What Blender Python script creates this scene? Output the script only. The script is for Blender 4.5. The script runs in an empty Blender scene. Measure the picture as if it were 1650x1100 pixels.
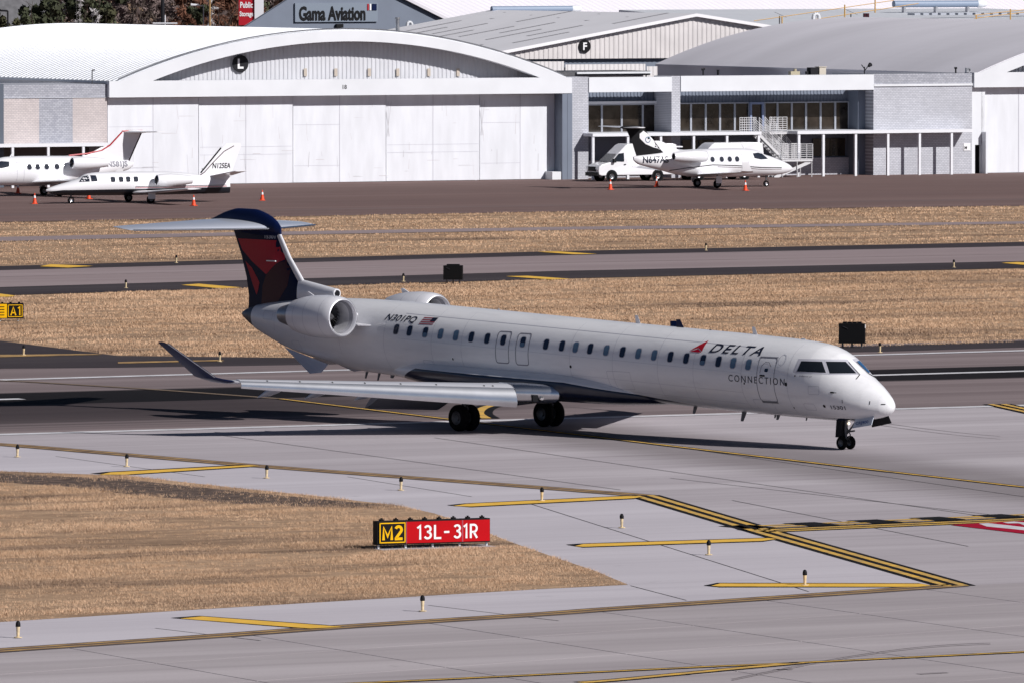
import bpy, bmesh, math, random
import numpy as np
from mathutils import Vector, Matrix
from mathutils.bvhtree import BVHTree
random.seed(7); rng = np.random.default_rng(7)
sc = bpy.context.scene
COL = sc.collection
# ------------------------------------------------------------------ camera, sky, sun, exposure
CAMZ, FPX, PIT = 17.71, 14252.6, 0.0462
cam = bpy.data.cameras.new('camera'); cam.sensor_width = 36.0; cam.lens = FPX/1650*36.0
cam.clip_start = 1.0; cam.clip_end = 12000
co = bpy.data.objects.new('camera', cam); COL.objects.link(co)
co.location = (0, 0, CAMZ); co.rotation_euler = (math.pi/2-PIT, 0, 0); sc.camera = co
SUN_TO = Vector((0.80, -0.60, 0.665)).normalized()
w = bpy.data.worlds.new('World'); sc.world = w; w.use_nodes = True
nt = w.node_tree; nt.nodes.clear()
sk = nt.nodes.new('ShaderNodeTexSky'); sk.sky_type = 'NISHITA'; sk.sun_disc = False
sk.air_density = 0.4; sk.dust_density = 0.3; sk.sun_elevation = math.asin(SUN_TO.z); sk.sun_rotation = math.atan2(SUN_TO.x, SUN_TO.y)
bg = nt.nodes.new('ShaderNodeBackground'); bg.inputs[1].default_value = 0.05
ow = nt.nodes.new('ShaderNodeOutputWorld')
nt.links.new(sk.outputs[0], bg.inputs[0]); nt.links.new(bg.outputs[0], ow.inputs[0])
sl = bpy.data.lights.new('sun', 'SUN'); sl.energy = 5.0; sl.angle = math.radians(0.5); sl.color = (1.0, 0.965, 0.945)
so = bpy.data.objects.new('sun', sl); COL.objects.link(so); so.location = (0, 0, 100)
so.rotation_euler = (-SUN_TO).to_track_quat('-Z', 'Y').to_euler()
sc.view_settings.view_transform = 'Standard'; sc.view_settings.look = 'None'
sc.view_settings.gamma = 1; sc.view_settings.use_curve_mapping = False; sc.view_settings.exposure = -0.1

# ------------------------------------------------------------------ surveying: photo measurements -> places
def ray(px, py):
    d = ((px-825)/FPX, 1.0, -(py-550)/FPX); c, s = math.cos(PIT), math.sin(PIT)
    return (d[0], d[1]*c+d[2]*s, -d[1]*s+d[2]*c)
def G(px, py, z=0.0):
    d = ray(px, py); t = (z-CAMZ)/d[2]
    return (d[0]*t, d[1]*t, z)
YAW = math.radians(27.0); OX, OY = -28.27, 617.74
UD = (math.cos(YAW), math.sin(YAW)); VD = (-math.sin(YAW), math.cos(YAW))
def B(px, py, v=0.0):            # point of the facade plane at depth v -> (u, z)
    d = ray(px, py); t = (v+OX*VD[0]+OY*VD[1])/(d[0]*VD[0]+d[1]*VD[1])
    X, Y = d[0]*t-OX, d[1]*t-OY
    return X*UD[0]+Y*UD[1], CAMZ+d[2]*t

# ------------------------------------------------------------------ materials
def nodes(name):
    m = bpy.data.materials.new(name); m.use_nodes = True
    n = m.node_tree; b = n.nodes['Principled BSDF']
    return m, n, b
def mat(name, c, rough=0.6, metal=0.0, var=0.0, scale=3.0, bump=0.0, stretch=(1, 1, 1), coat=0.0, spec=None, em=None, c2=None, rotz=0.0, detail=4):
    m, n, b = nodes(name)
    b.inputs['Base Color'].default_value = (*c, 1); b.inputs['Roughness'].default_value = rough; b.inputs['Metallic'].default_value = metal
    if coat: b.inputs['Coat Weight'].default_value = coat; b.inputs['Coat Roughness'].default_value = 0.08
    if spec is not None: b.inputs['Specular IOR Level'].default_value = spec
    if em: b.inputs['Emission Color'].default_value = (*em[0], 1); b.inputs['Emission Strength'].default_value = em[1]
    if var or c2:
        tc = n.nodes.new('ShaderNodeTexCoord'); mp = n.nodes.new('ShaderNodeMapping')
        mp.inputs['Rotation'].default_value = (0, 0, rotz); mp.inputs['Scale'].default_value = stretch
        no = n.nodes.new('ShaderNodeTexNoise'); no.inputs['Scale'].default_value = scale; no.inputs['Detail'].default_value = detail
        n.links.new(tc.outputs['Object'], mp.inputs[0]); n.links.new(mp.outputs[0], no.inputs['Vector'])
        r = n.nodes.new('ShaderNodeValToRGB'); d = c2 or tuple(max(0, x*(1-var)) for x in c)
        r.color_ramp.elements[0].position = 0.35; r.color_ramp.elements[1].position = 0.65
        r.color_ramp.elements[0].color = (*d, 1); r.color_ramp.elements[1].color = (*c, 1)
        n.links.new(no.outputs['Fac'], r.inputs[0]); n.links.new(r.outputs[0], b.inputs['Base Color'])
        if bump:
            bp = n.nodes.new('ShaderNodeBump'); bp.inputs['Strength'].default_value = bump; bp.inputs['Distance'].default_value = 0.05
            n.links.new(no.outputs['Fac'], bp.inputs['Height']); n.links.new(bp.outputs[0], b.inputs['Normal'])
    return m
class NG:                        # small node-graph writer for ground surfaces
    def __init__(s, name):
        s.m, s.n, s.b = nodes(name); s.tc = s.n.nodes.new('ShaderNodeTexCoord')
    def noise(s, scale, stretch=(1, 1, 1), rot=0.0, detail=4, rough=0.55):
        mp = s.n.nodes.new('ShaderNodeMapping'); mp.vector_type = 'TEXTURE'
        mp.inputs['Rotation'].default_value = (0, 0, rot); mp.inputs['Scale'].default_value = stretch
        no = s.n.nodes.new('ShaderNodeTexNoise'); no.inputs['Scale'].default_value = scale
        no.inputs['Detail'].default_value = detail; no.inputs['Roughness'].default_value = rough
        s.n.links.new(s.tc.outputs['Object'], mp.inputs[0]); s.n.links.new(mp.outputs[0], no.inputs['Vector'])
        return no.outputs['Fac']
    def rng(s, v, a, b, c=0.0, d=1.0, smooth=False):
        r = s.n.nodes.new('ShaderNodeMapRange'); r.inputs[1].default_value = a; r.inputs[2].default_value = b
        r.inputs[3].default_value = c; r.inputs[4].default_value = d
        if smooth: r.interpolation_type = 'SMOOTHSTEP'
        s.n.links.new(v, r.inputs[0]); return r.outputs[0]
    def math(s, op, a, b=None):
        r = s.n.nodes.new('ShaderNodeMath'); r.operation = op
        for i, x in enumerate((a, b)):
            if x is None: continue
            if isinstance(x, (int, float)): r.inputs[i].default_value = x
            else: s.n.links.new(x, r.inputs[i])
        return r.outputs[0]
    def mix(s, f, a, b, mode='MIX'):
        r = s.n.nodes.new('ShaderNodeMix'); r.data_type = 'RGBA'; r.blend_type = mode
        for i, x in ((0, f), (6, a), (7, b)):
            if isinstance(x, tuple): r.inputs[i].default_value = (*x, 1)
            elif isinstance(x, (int, float)): r.inputs[i].default_value = x
            else: s.n.links.new(x, r.inputs[i])
        return r.outputs[2]
    def lin(s, nx, ny, c0):      # signed distance nx*x+ny*y+c0 on the ground
        sp = s.n.nodes.new('ShaderNodeSeparateXYZ'); s.n.links.new(s.tc.outputs['Object'], sp.inputs[0])
        return s.math('ADD', s.math('ADD', s.math('MULTIPLY', sp.outputs[0], nx), s.math('MULTIPLY', sp.outputs[1], ny)), c0)
    def xyz(s):
        sp = s.n.nodes.new('ShaderNodeSeparateXYZ'); s.n.links.new(s.tc.outputs['Object'], sp.inputs[0]); return sp.outputs
    def done(s, col, rough=0.9, bump=None, bs=0.3, bd=0.03, metal=0.0):
        s.n.links.new(col, s.b.inputs['Base Color'])
        if isinstance(rough, (int, float)): s.b.inputs['Roughness'].default_value = rough
        if rough > .8: s.b.inputs['Specular IOR Level'].default_value = .08
        s.b.inputs['Metallic'].default_value = metal
        if bump is not None:
            bp = s.n.nodes.new('ShaderNodeBump'); bp.inputs['Strength'].default_value = bs; bp.inputs['Distance'].default_value = bd
            s.n.links.new(bump, bp.inputs['Height']); s.n.links.new(bp.outputs[0], s.b.inputs['Normal'])
        return s.m
def ground_mat(name, base, dark, light, streak=0.5, rot=YAW, tracks=(), blotch=0.5):
    g = NG(name)
    st = g.noise(0.9, (22, 0.55, 1), rot, 5, 0.6); st2 = g.noise(0.5, (60, 2.2, 1), rot, 3)
    bl = g.noise(0.11, (1.6, 1, 1), rot, 5, 0.6); fine = g.noise(9.0, (1, 1, 1), 0, 6, 0.8)
    c = g.mix(g.rng(bl, .35, .7), g.mix(blotch, base, dark), base)
    c = g.mix(g.math('MULTIPLY', g.rng(st, .48, .75), streak), c, dark)
    c = g.mix(g.math('MULTIPLY', g.rng(st2, .5, .72), streak*.8), c, light)
    c = g.mix(g.math('MULTIPLY', g.rng(fine, .45, .8), .35), c, dark)
    sp_ = g.noise(.55, (1.5, 1, 1), rot, 6, .75); c = g.mix(g.rng(sp_, .63, .72, 0, .45), c, tuple(x*.62 for x in dark))
    for (p, q, wd, amt, colr) in tracks:
        dx, dy = q[0]-p[0], q[1]-p[1]; L = math.hypot(dx, dy); nx, ny = -dy/L, dx/L
        d = g.lin(nx, ny, -(nx*p[0]+ny*p[1]))
        d = g.math('ADD', d, g.rng(st, 0, 1, -wd*.35, wd*.35))
        f = g.rng(g.math('ABSOLUTE', d), wd*.25, wd, amt, 0, True)
        c = g.mix(f, c, colr)
    return g.done(c, 0.9, fine, 0.25, 0.02)

M = {}
M['white_wall'] = mat('white_wall', (.73, .75, .79), .7, var=.06, scale=.5)
M['door_white'] = mat('door_white', (.75, .77, .82), .6, var=.10, scale=.9, stretch=(1.6, 1, .35), detail=8)
M['white_roof'] = mat('white_roof', (.70, .72, .76), .55, var=.05, scale=.2)
M['siding'] = mat('siding', (.60, .61, .65), .6, var=.08, scale=.6)
M['siding_white'] = mat('siding_white', (.72, .70, .71), .6, var=.08, scale=.6)
M['grey_roof'] = mat('grey_roof', (.70, .68, .73), .85, var=.14, scale=.12, stretch=(.25, 1, 1))
M['blue_grey'] = mat('blue_grey', (.085, .105, .14), .6, var=.1, scale=.4)
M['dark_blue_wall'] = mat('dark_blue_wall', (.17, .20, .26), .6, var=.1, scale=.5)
M['window_glass'] = mat('window_glass', (.040, .032, .026), .12, var=.75, scale=1.1, spec=.4, bump=.06, detail=3)
M['frame_grey'] = mat('frame_grey', (.35, .37, .42), .5)
M['frame_white'] = mat('frame_white', (.75, .76, .8), .5)
M['black'] = mat('black', (.008, .008, .010), .6, spec=.15)
M['dark'] = mat('dark', (.018, .018, .022), .7, spec=.15)
M['rubber'] = mat('rubber', (.007, .007, .008), .8, var=.3, scale=8, spec=.12)
M['plane_white'] = mat('plane_white', (.76, .76, .80), .30, coat=.4, var=.04, scale=.8)
M['jet_white'] = mat('jet_white', (.80, .80, .83), .28, coat=.5)
M['polished'] = mat('polished', (.80, .81, .84), .24, 1.0, var=.08, scale=2)
M['metal_grey'] = mat('metal_grey', (.42, .43, .46), .38, .85, var=.2, scale=3)
M['dull_metal'] = mat('dull_metal', (.16, .16, .17), .45, .7, var=.3, scale=5)
M['navy'] = mat('navy', (.004, .010, .05), .3, spec=.22)
M['red_dark'] = mat('red_dark', (.40, .003, .022), .4, spec=.3)
M['maroon'] = mat('maroon', (.045, .003, .010), .4, spec=.3)
M['red'] = mat('red', (.42, .008, .02), .4)
M['sign_red'] = mat('sign_red', (.48, .001, .006), .6, spec=.12, var=.08, scale=2)
M['sign_black'] = mat('sign_black', (.007, .007, .008), .6, spec=.12)
M['sign_yellow'] = mat('sign_yellow', (.85, .47, .004), .6, spec=.12)
M['sign_white'] = mat('sign_white', (.82, .82, .84), .45)
M['yellow_paint'] = mat('yellow_paint', (.80, .48, .09), .8, c2=(.46, .31, .13), scale=2.2, stretch=(1, 1, 1), detail=6, spec=.1)
M['yellow_bright'] = mat('yellow_bright', (.88, .53, .09), .8, var=.15, scale=1.5, detail=6, spec=.1)
M['yellow_worn'] = mat('yellow_worn', (.52, .33, .13), .8, var=.5, scale=1.2, detail=6, c2=(.26, .17, .10), spec=.1)
M['black_paint'] = mat('black_paint', (.018, .017, .018), .8, var=.4, scale=1.5, spec=.1)
M['black_worn'] = mat('black_worn', (.09, .07, .065), .8, var=.5, scale=1.0, c2=(.16, .13, .125), spec=.1)
M['white_paint'] = mat('white_paint', (.72, .71, .74), .75, var=.25, scale=1.2, detail=6, spec=.1)
M['red_paint'] = mat('red_paint', (.42, .008, .035), .8, spec=.1, var=.2, scale=1)
M['cone_orange'] = mat('cone_orange', (.80, .07, .012), .5)
M['post_yellow'] = mat('post_yellow', (.80, .64, .40), .6, var=.3, scale=9)
M['glass_dark'] = mat('glass_dark', (.012, .015, .02), .06, spec=.6)
M['jet_glass'] = mat('jet_glass', (.014, .02, .035), .55, spec=.12)
M['glass_navy'] = mat('glass_navy', (.012, .022, .05), .15, spec=.5)
M['glass_blue'] = mat('glass_blue', (.10, .17, .26), .22, spec=.5)
M['windshield'] = mat('windshield', (.03, .11, .26), .08, spec=.6)  # port windshield pane: sky reflection painted in as blue glass
M['line_grey'] = mat('line_grey', (.22, .22, .26), .5)
M['line_soft'] = mat('line_soft', (.50, .50, .56), .5)
M['text_navy'] = mat('text_navy', (.01, .014, .035), .5)
M['steel_white'] = mat('steel_white', (.62, .62, .64), .5)
M['joint'] = mat('joint', (.05, .045, .048), .9)
M['brick_white'] = None; M['brick_pink'] = None
M['trunk'] = mat('trunk', (.10, .075, .06), .9, var=.4, scale=2)
M['leaf_green'] = mat('leaf_green', (.06, .07, .032), .8, var=.6, scale=.8)
M['leaf_olive'] = mat('leaf_olive', (.075, .075, .03), .8, var=.6, scale=.8)
M['twig_brown'] = mat('twig_brown', (.22, .165, .155), .9, var=.5, scale=.8)
M['twig_rust'] = mat('twig_rust', (.22, .10, .06), .9, var=.5, scale=.8)
M['twig_pale'] = mat('twig_pale', (.50, .48, .48), .9)
def brick(name, a, b, mo, sc_=1.0):
    g = NG(name); br = g.n.nodes.new('ShaderNodeTexBrick')
    mp = g.n.nodes.new('ShaderNodeMapping'); mp.inputs['Rotation'].default_value = (math.pi/2, 0, 0)
    g.n.links.new(g.tc.outputs['Object'], mp.inputs[0]); g.n.links.new(mp.outputs[0], br.inputs['Vector'])
    br.inputs['Color1'].default_value = (*a, 1); br.inputs['Color2'].default_value = (*b, 1); br.inputs['Mortar'].default_value = (*mo, 1)
    br.inputs['Scale'].default_value = sc_; br.inputs['Brick Width'].default_value = .26; br.inputs['Row Height'].default_value = .125
    br.inputs['Mortar Size'].default_value = .012; br.inputs['Bias'].default_value = -.2
    big = g.noise(.35, (1, 1, 1), 0, 5, .7)
    c = g.mix(g.rng(big, .42, .62, 0, .35), br.outputs['Color'], tuple(x*.62 for x in a))
    return g.done(c, .85)
M['brick_white'] = brick('brick_white', (.56, .57, .62), (.47, .48, .53), (.30, .31, .35))
M['brick_grey'] = brick('brick_grey', (.47, .48, .53), (.33, .34, .39), (.22, .23, .27))
M['brick_pink'] = brick('brick_pink', (.62, .56, .55), (.53, .48, .48), (.38, .35, .36))
M['concrete_base'] = mat('concrete_base', (.42, .40, .42), .8)

# ------------------------------------------------------------------ mesh builders
class MB:
    def __init__(s): s.v = []; s.f = []; s.mi = []
    def add(s, vs, fs, mi=0):
        o = len(s.v); s.v += [tuple(p) for p in vs]; s.f += [tuple(i+o for i in f) for f in fs]; s.mi += [mi]*len(fs); return s
    def box(s, x0, x1, y0, y1, z0, z1, mi=0):
        return s.add([(x0, y0, z0), (x1, y0, z0), (x1, y1, z0), (x0, y1, z0), (x0, y0, z1), (x1, y0, z1), (x1, y1, z1), (x0, y1, z1)],
                     [(0, 3, 2, 1), (4, 5, 6, 7), (0, 1, 5, 4), (1, 2, 6, 5), (2, 3, 7, 6), (3, 0, 4, 7)], mi)
    def bar(s, p, q, r, n=8, r2=None, mi=0, caps=True):
        p, q = Vector(p), Vector(q); d = (q-p).normalized(); r2 = r if r2 is None else r2
        a = d.orthogonal().normalized(); b = d.cross(a)
        vs = [p+(a*math.cos(t)+b*math.sin(t))*r for t in [2*math.pi*i/n for i in range(n)]]
        vs += [q+(a*math.cos(t)+b*math.sin(t))*r2 for t in [2*math.pi*i/n for i in range(n)]]
        fs = [(i, (i+1) % n, n+(i+1) % n, n+i) for i in range(n)]
        if caps: fs += [tuple(range(n))[::-1], tuple(range(n, 2*n))]
        return s.add(vs, fs, mi)
    def lathe(s, prof, o, axis, n=24, mi=0, mis=None):
        o = Vector(o); d = Vector(axis).normalized(); a = d.orthogonal().normalized(); b = d.cross(a); vs = []; k = len(prof)
        for (x, r) in prof:
            for i in range(n):
                t = 2*math.pi*i/n; vs.append(o+d*x+(a*math.cos(t)+b*math.sin(t))*max(r, 1e-4))
        base = len(s.v); s.v += [tuple(p) for p in vs]
        for j in range(k-1):
            for i in range(n):
                s.f.append((base+j*n+i, base+j*n+(i+1) % n, base+(j+1)*n+(i+1) % n, base+(j+1)*n+i)); s.mi.append(mis[j] if mis else mi)
        return s
    def rings(s, R, mi=0, closed=True, caps=True):
        n = len(R[0]); base = len(s.v)
        for r in R: s.v += [tuple(p) for p in r]
        for j in range(len(R)-1):
            for i in range(n if closed else n-1):
                s.f.append((base+j*n+i, base+j*n+(i+1) % n, base+(j+1)*n+(i+1) % n, base+(j+1)*n+i)); s.mi.append(mi)
        if caps:
            s.f.append(tuple(base+i for i in range(n))[::-1]); s.mi.append(mi)
            s.f.append(tuple(base+(len(R)-1)*n+i for i in range(n))); s.mi.append(mi)
        return s
    def prism(s, poly, axis, a0, a1, mi=0):   # poly of 2D points, extruded along axis 0/1/2
        n = len(poly)
        def P(p, a):
            q = list(p); q.insert(axis, a); return q
        return s.add([P(p, a0) for p in poly]+[P(p, a1) for p in poly],
                     [tuple(range(n)), tuple(range(n, 2*n))[::-1]]+[(i, (i+1) % n, n+(i+1) % n, n+i) for i in range(n)], mi)
    def build(s, name, mats, parent=None, smooth=False, bevel=0.0):
        me = bpy.data.meshes.new(name); me.from_pydata(s.v, [], s.f)
        for m in (mats if isinstance(mats, (list, tuple)) else [mats]): me.materials.append(m)
        if len(me.polygons): me.polygons.foreach_set('material_index', s.mi)
        bm = bmesh.new(); bm.from_mesh(me); bmesh.ops.recalc_face_normals(bm, faces=bm.faces)
        if smooth:
            for f in bm.faces: f.smooth = True
            for e in bm.edges:
                if len(e.link_faces) == 2 and e.calc_face_angle(0) > math.radians(38): e.smooth = False
        bm.to_mesh(me); bm.free()
        o = bpy.data.objects.new(name, me); COL.objects.link(o)
        if parent: o.parent = parent
        if bevel:
            md = o.modifiers.new('b', 'BEVEL'); md.width = bevel; md.segments = 2; md.limit_method = 'ANGLE'
        return o
def tag(o, label=None, cat=None, group=None, kind=None):
    if label: o['label'] = label
    if cat: o['category'] = cat
    if group: o['group'] = group
    if kind: o['kind'] = kind
    return o
def empty(name, loc=(0, 0, 0), rz=0.0, label=None, cat=None, group=None):
    o = bpy.data.objects.new(name, None); COL.objects.link(o); o.location = loc; o.rotation_euler = (0, 0, rz)
    o.empty_display_size = .3
    return tag(o, label, cat, group)
def copy_tree(o, parent=None):
    c = o.copy(); COL.objects.link(c)
    if parent: c.parent = parent
    for ch in list(o.children): copy_tree(ch, c)
    return c
def text_bm(s, width=None, height=1.0, shear=0.0, bold=0.0, spacing=1.0):
    cu = bpy.data.curves.new('t', 'FONT'); cu.body = s; cu.shear = shear; cu.offset = bold; cu.space_character = spacing; cu.resolution_u = 3
    ob = bpy.data.objects.new('t', cu); COL.objects.link(ob); dg = bpy.context.evaluated_depsgraph_get(); dg.update()
    me = bpy.data.meshes.new_from_object(ob.evaluated_get(dg)); bm = bmesh.new(); bm.from_mesh(me)
    bpy.data.objects.remove(ob); bpy.data.curves.remove(cu); bpy.data.meshes.remove(me)
    xs = [v.co.x for v in bm.verts]; ys = [v.co.y for v in bm.verts]
    x0, x1, y0, y1 = min(xs), max(xs), min(ys), max(ys); sy = height/(y1-y0); sx = (width/(x1-x0)) if width else sy
    for v in bm.verts: v.co = ((v.co.x-x0)*sx, (v.co.y-y0)*sy, 0)
    return bm
def ribbon(pts, w_):
    P = [Vector(p) for p in pts]; L, R = [], []
    for i, p in enumerate(P):
        d0 = (p-P[i-1]).normalized() if i else (P[1]-p).normalized(); d1 = (P[i+1]-p).normalized() if i < len(P)-1 else d0
        n0, n1 = Vector((-d0.y, d0.x)), Vector((-d1.y, d1.x)); m_ = (n0+n1); m_ = m_/max(m_.length_squared/2, .5); L.append(p+m_*w_/2); R.append(p-m_*w_/2)
    return [[tuple(R[i]), tuple(R[i+1]), tuple(L[i+1]), tuple(L[i])] for i in range(len(P)-1)]
def arcp(cx, cy, rx, ry, a0, a1, n=8): return [(cx+rx*math.cos(math.radians(a0+(a1-a0)*i/n)), cy+ry*math.sin(math.radians(a0+(a1-a0)*i/n))) for i in range(n+1)]
GL = {'1': (.34, [[(.05, .80), (.24, .96), (.24, 0)]]), 'L': (.5, [[(.07, 1), (.07, .07), (.5, .07)]]), '-': (.36, [[(0, .48), (.36, .48)]]),
      'M': (.72, [[(.07, 0), (.07, .93), (.36, .25), (.65, .93), (.65, 0)]]), '2': (.56, [arcp(.28, .71, .21, .22, 160, -35, 10)+[(.10, .12), (.10, .07), (.56, .07)]]),
      '3': (.56, [arcp(.27, .73, .20, .20, 155, -80, 10)+[(.22, .53)], arcp(.27, .29, .22, .22, 80, -155, 10)]), 'R': (.58, [[(.07, 0), (.07, .93)]+arcp(.29, .68, .21, .25, 90, -90, 8)+[(.15, .43)], [(.28, .42), (.52, 0)]]),
      'A': (.66, [[(.06, 0), (.33, .95), (.60, 0)], [(.17, .30), (.49, .30)]])}
def glyphs(s, width, height, w_=.145, gap=.14):
    tot = sum(GL[c][0] for c in s)+gap*(len(s)-1); bm = bmesh.new(); x = 0; sx = width/tot
    for c in s:
        for pl in GL[c][1]:
            for q in ribbon(pl, w_):
                bm.faces.new([bm.verts.new(((x+px_)*sx, py_*height, 0)) for px_, py_ in q])
        x += GL[c][0]+gap
    return bm
def poly_bm(polys):
    bm = bmesh.new()
    for p in polys: bm.faces.new([bm.verts.new((x, y, 0)) for x, y in p])
    return bm
def place_bm(bm, name, m, mapper, parent=None, step=None, smooth=False):
    if step:
        xs = [v.co.x for v in bm.verts]; ys = [v.co.y for v in bm.verts]
        for ax, lo, hi in ((0, min(xs), max(xs)), (1, min(ys), max(ys))):
            t = lo+step
            while t < hi:
                c = (t, 0, 0) if ax == 0 else (0, t, 0); nn = (1, 0, 0) if ax == 0 else (0, 1, 0)
                bmesh.ops.bisect_plane(bm, geom=list(bm.verts)+list(bm.edges)+list(bm.faces), plane_co=c, plane_no=nn); t += step
    bmesh.ops.triangulate(bm, faces=bm.faces)
    for v in bm.verts: v.co = mapper(v.co.x, v.co.y)
    for f in bm.faces: f.smooth = smooth
    me = bpy.data.meshes.new(name); bm.to_mesh(me); bm.free(); me.materials.append(m)
    o = bpy.data.objects.new(name, me); COL.objects.link(o)
    if parent: o.parent = parent
    return o
def outline(pts, wd, closed=True):
    out = []; n = len(pts)
    for i in range(n if closed else n-1):
        a, b = Vector(pts[i]), Vector(pts[(i+1) % n]); d = (b-a)
        if d.length < 1e-6: continue
        d.normalize(); e = Vector((-d.y, d.x))*wd/2; a2, b2 = a-d*wd*.4, b+d*wd*.4
        out.append([tuple(a2-e), tuple(b2-e), tuple(b2+e), tuple(a2+e)])
    return out
def rrect(cx, cy, w_, h_, r, k=3, shear=0.0):
    p = []
    for (sx, sy, a0) in ((1, 1, 0), (-1, 1, 90), (-1, -1, 180), (1, -1, 270)):
        for i in range(k+1):
            a = math.radians(a0+90*i/k); x = sx*(w_/2-r)+r*math.cos(a); y = sy*(h_/2-r)+r*math.sin(a); p.append((cx+x+shear*y, cy+y))
    return p
def sheet(name, pts, z, m, kind='structure', parent=None):
    mb = MB(); mb.add([(p[0], p[1], z) for p in pts], [tuple(range(len(pts)))]); o = mb.build(name, m, parent)
    if kind: o['kind'] = kind
    if o.data.polygons[0].normal.z < 0: o.data.flip_normals()
    return o
def gp(pts): return [G(x, y)[:2] for x, y in pts]

# ------------------------------------------------------------------ ground, pavements
g = NG('dry_ground'); a_ = g.noise(.15, (1, 1, 1), 0, 6, .7); b_ = g.noise(2.5, (3, 1, 1), YAW, 6, .8); c_ = g.noise(.9, (5, .8, 1), YAW, 5, .7)
cc = g.mix(g.rng(a_, .35, .68), (.42, .275, .175), (.58, .40, .265)); cc = g.mix(g.rng(b_, .42, .75, 0, .75), cc, (.13, .085, .055)); cc = g.mix(g.rng(c_, .52, .78, 0, .6), cc, (.16, .11, .075))
pa_ = g.noise(.30, (7, 1.3, 1), YAW, 6, .75); cc = g.mix(g.rng(pa_, .50, .66, 0, .8), cc, (.13, .088, .066))
M['dry_ground'] = g.done(cc, .95, b_, .8, .1)
sheet('ground', [(-5000, -300), (5000, -300), (5000, 9000), (-5000, 9000)], -0.02, M['dry_ground'])
lineD = (G(460, 643), G(1000, 708.7)); lineD2 = (G(1000, 708.7), G(1650, 784.7))
CONC = ((.34, .31, .325), (.235, .21, .22), (.42, .39, .41))
M['concrete_taxi'] = ground_mat('concrete_taxi', (.43, .39, .40), (.32, .285, .30), (.53, .485, .50), .85)
M['concrete_shoulder'] = ground_mat('concrete_shoulder', (.57, .535, .575), (.46, .43, .465), (.66, .625, .665), .65)
M['concrete_exit'] = ground_mat('concrete_exit', (.48, .44, .465), (.35, .315, .335), (.58, .54, .565), .85, tracks=[(lineD[0], lineD2[1], 6.0, .7, (.20, .175, .18))])
M['asphalt_apron'] = ground_mat('asphalt_apron', (.20, .135, .125), (.145, .10, .094), (.27, .19, .178), .65)
M['asphalt_far'] = ground_mat('asphalt_far', (.33, .265, .268), (.25, .20, .205), (.41, .34, .345), .55)
M['asphalt_dark'] = ground_mat('asphalt_dark', (.06, .05, .055), (.04, .034, .038), (.10, .085, .09), .5)
M['asphalt_mid'] = ground_mat('asphalt_mid', (.085, .07, .075), (.05, .042, .046), (.13, .11, .115), .7)
# runway: pale grooved surface, rubber-blackened centre band
RC0, RC1 = G(0, 643), G(1650, 598)
g = NG('runway_surface'); st = g.noise(.9, (26, .5, 1), YAW, 5, .6); st2 = g.noise(.6, (70, 1.6, 1), YAW, 4); fi = g.noise(8, (1, 1, 1), 0, 5, .8)
dx, dy = RC1[0]-RC0[0], RC1[1]-RC0[1]; L = math.hypot(dx, dy); nx, ny = -dy/L, dx/L
d = g.lin(nx, ny, -(nx*RC0[0]+ny*RC0[1])); dj = g.math('ADD', d, g.rng(st, .2, .8, -1.0, 1.0)); dw = g.math('ADD', d, g.rng(st, .2, .8, -3.5, 3.5))
c = g.mix(g.rng(st2, .42, .66), (.21, .168, .17), (.28, .228, .23)); c = g.mix(g.rng(st, .5, .75, 0, .5), c, (.145, .116, .12))
along = g.lin(dx/L, dy/L, -(dx/L*RC0[0]+dy/L*RC0[1]))
lft = g.rng(along, 6, 24, 1, 0, True)
wide = g.math('MULTIPLY', g.rng(g.math('ABSOLUTE', g.math('ADD', dw, 7)), 4, 15, .88, 0, True), lft)
c = g.mix(wide, c, (.040, .032, .035)); c = g.mix(g.rng(g.math('ABSOLUTE', dj), 3.5, 4.7, .97, 0, True), c, (.010, .009, .010)); c = g.mix(g.rng(fi, .5, .85, 0, .3), c, (.07, .06, .06))
M['runway_surface'] = g.done(c, .85, fi, .2, .02)

# taxiway / exit concrete (base under joints)
sheet('pavement_base', gp([(-900, 1500), (2600, 1500), (2600, 622), (-900, 728)]), -0.005, M['joint'])
sheet('runway', gp([(-900, 727), (2600, 627), (2600, 520), (-900, 619)]), 0.000, M['runway_surface'])
sheet('runway_exit_pavement', gp([(-900, 725), (2600, 626), (2600, 930), (1544, 943.5), (1039, 798.5), (382, 748), (0, 717), (-250, 714), (-900, 739)]), 0.004, M['concrete_exit'])
sheet('taxiway_stem_pavement', gp([(1039, 798.5), (1544, 943.5), (2600, 893), (2600, 800), (1400, 760)]), 0.008, M['concrete_exit'])
# shoulder between upper edge line, nose line and grass island
sheet('shoulder_pavement', gp([(-900, 740), (-250, 713), (-100, 712), (0, 716.5), (382, 748), (1039, 798.5), (1544, 943.5), (1000, 980), (550, 1010), (0, 1049), (-900, 1118), (-900, 1060)]), 0.010, M['concrete_shoulder'])
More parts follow.
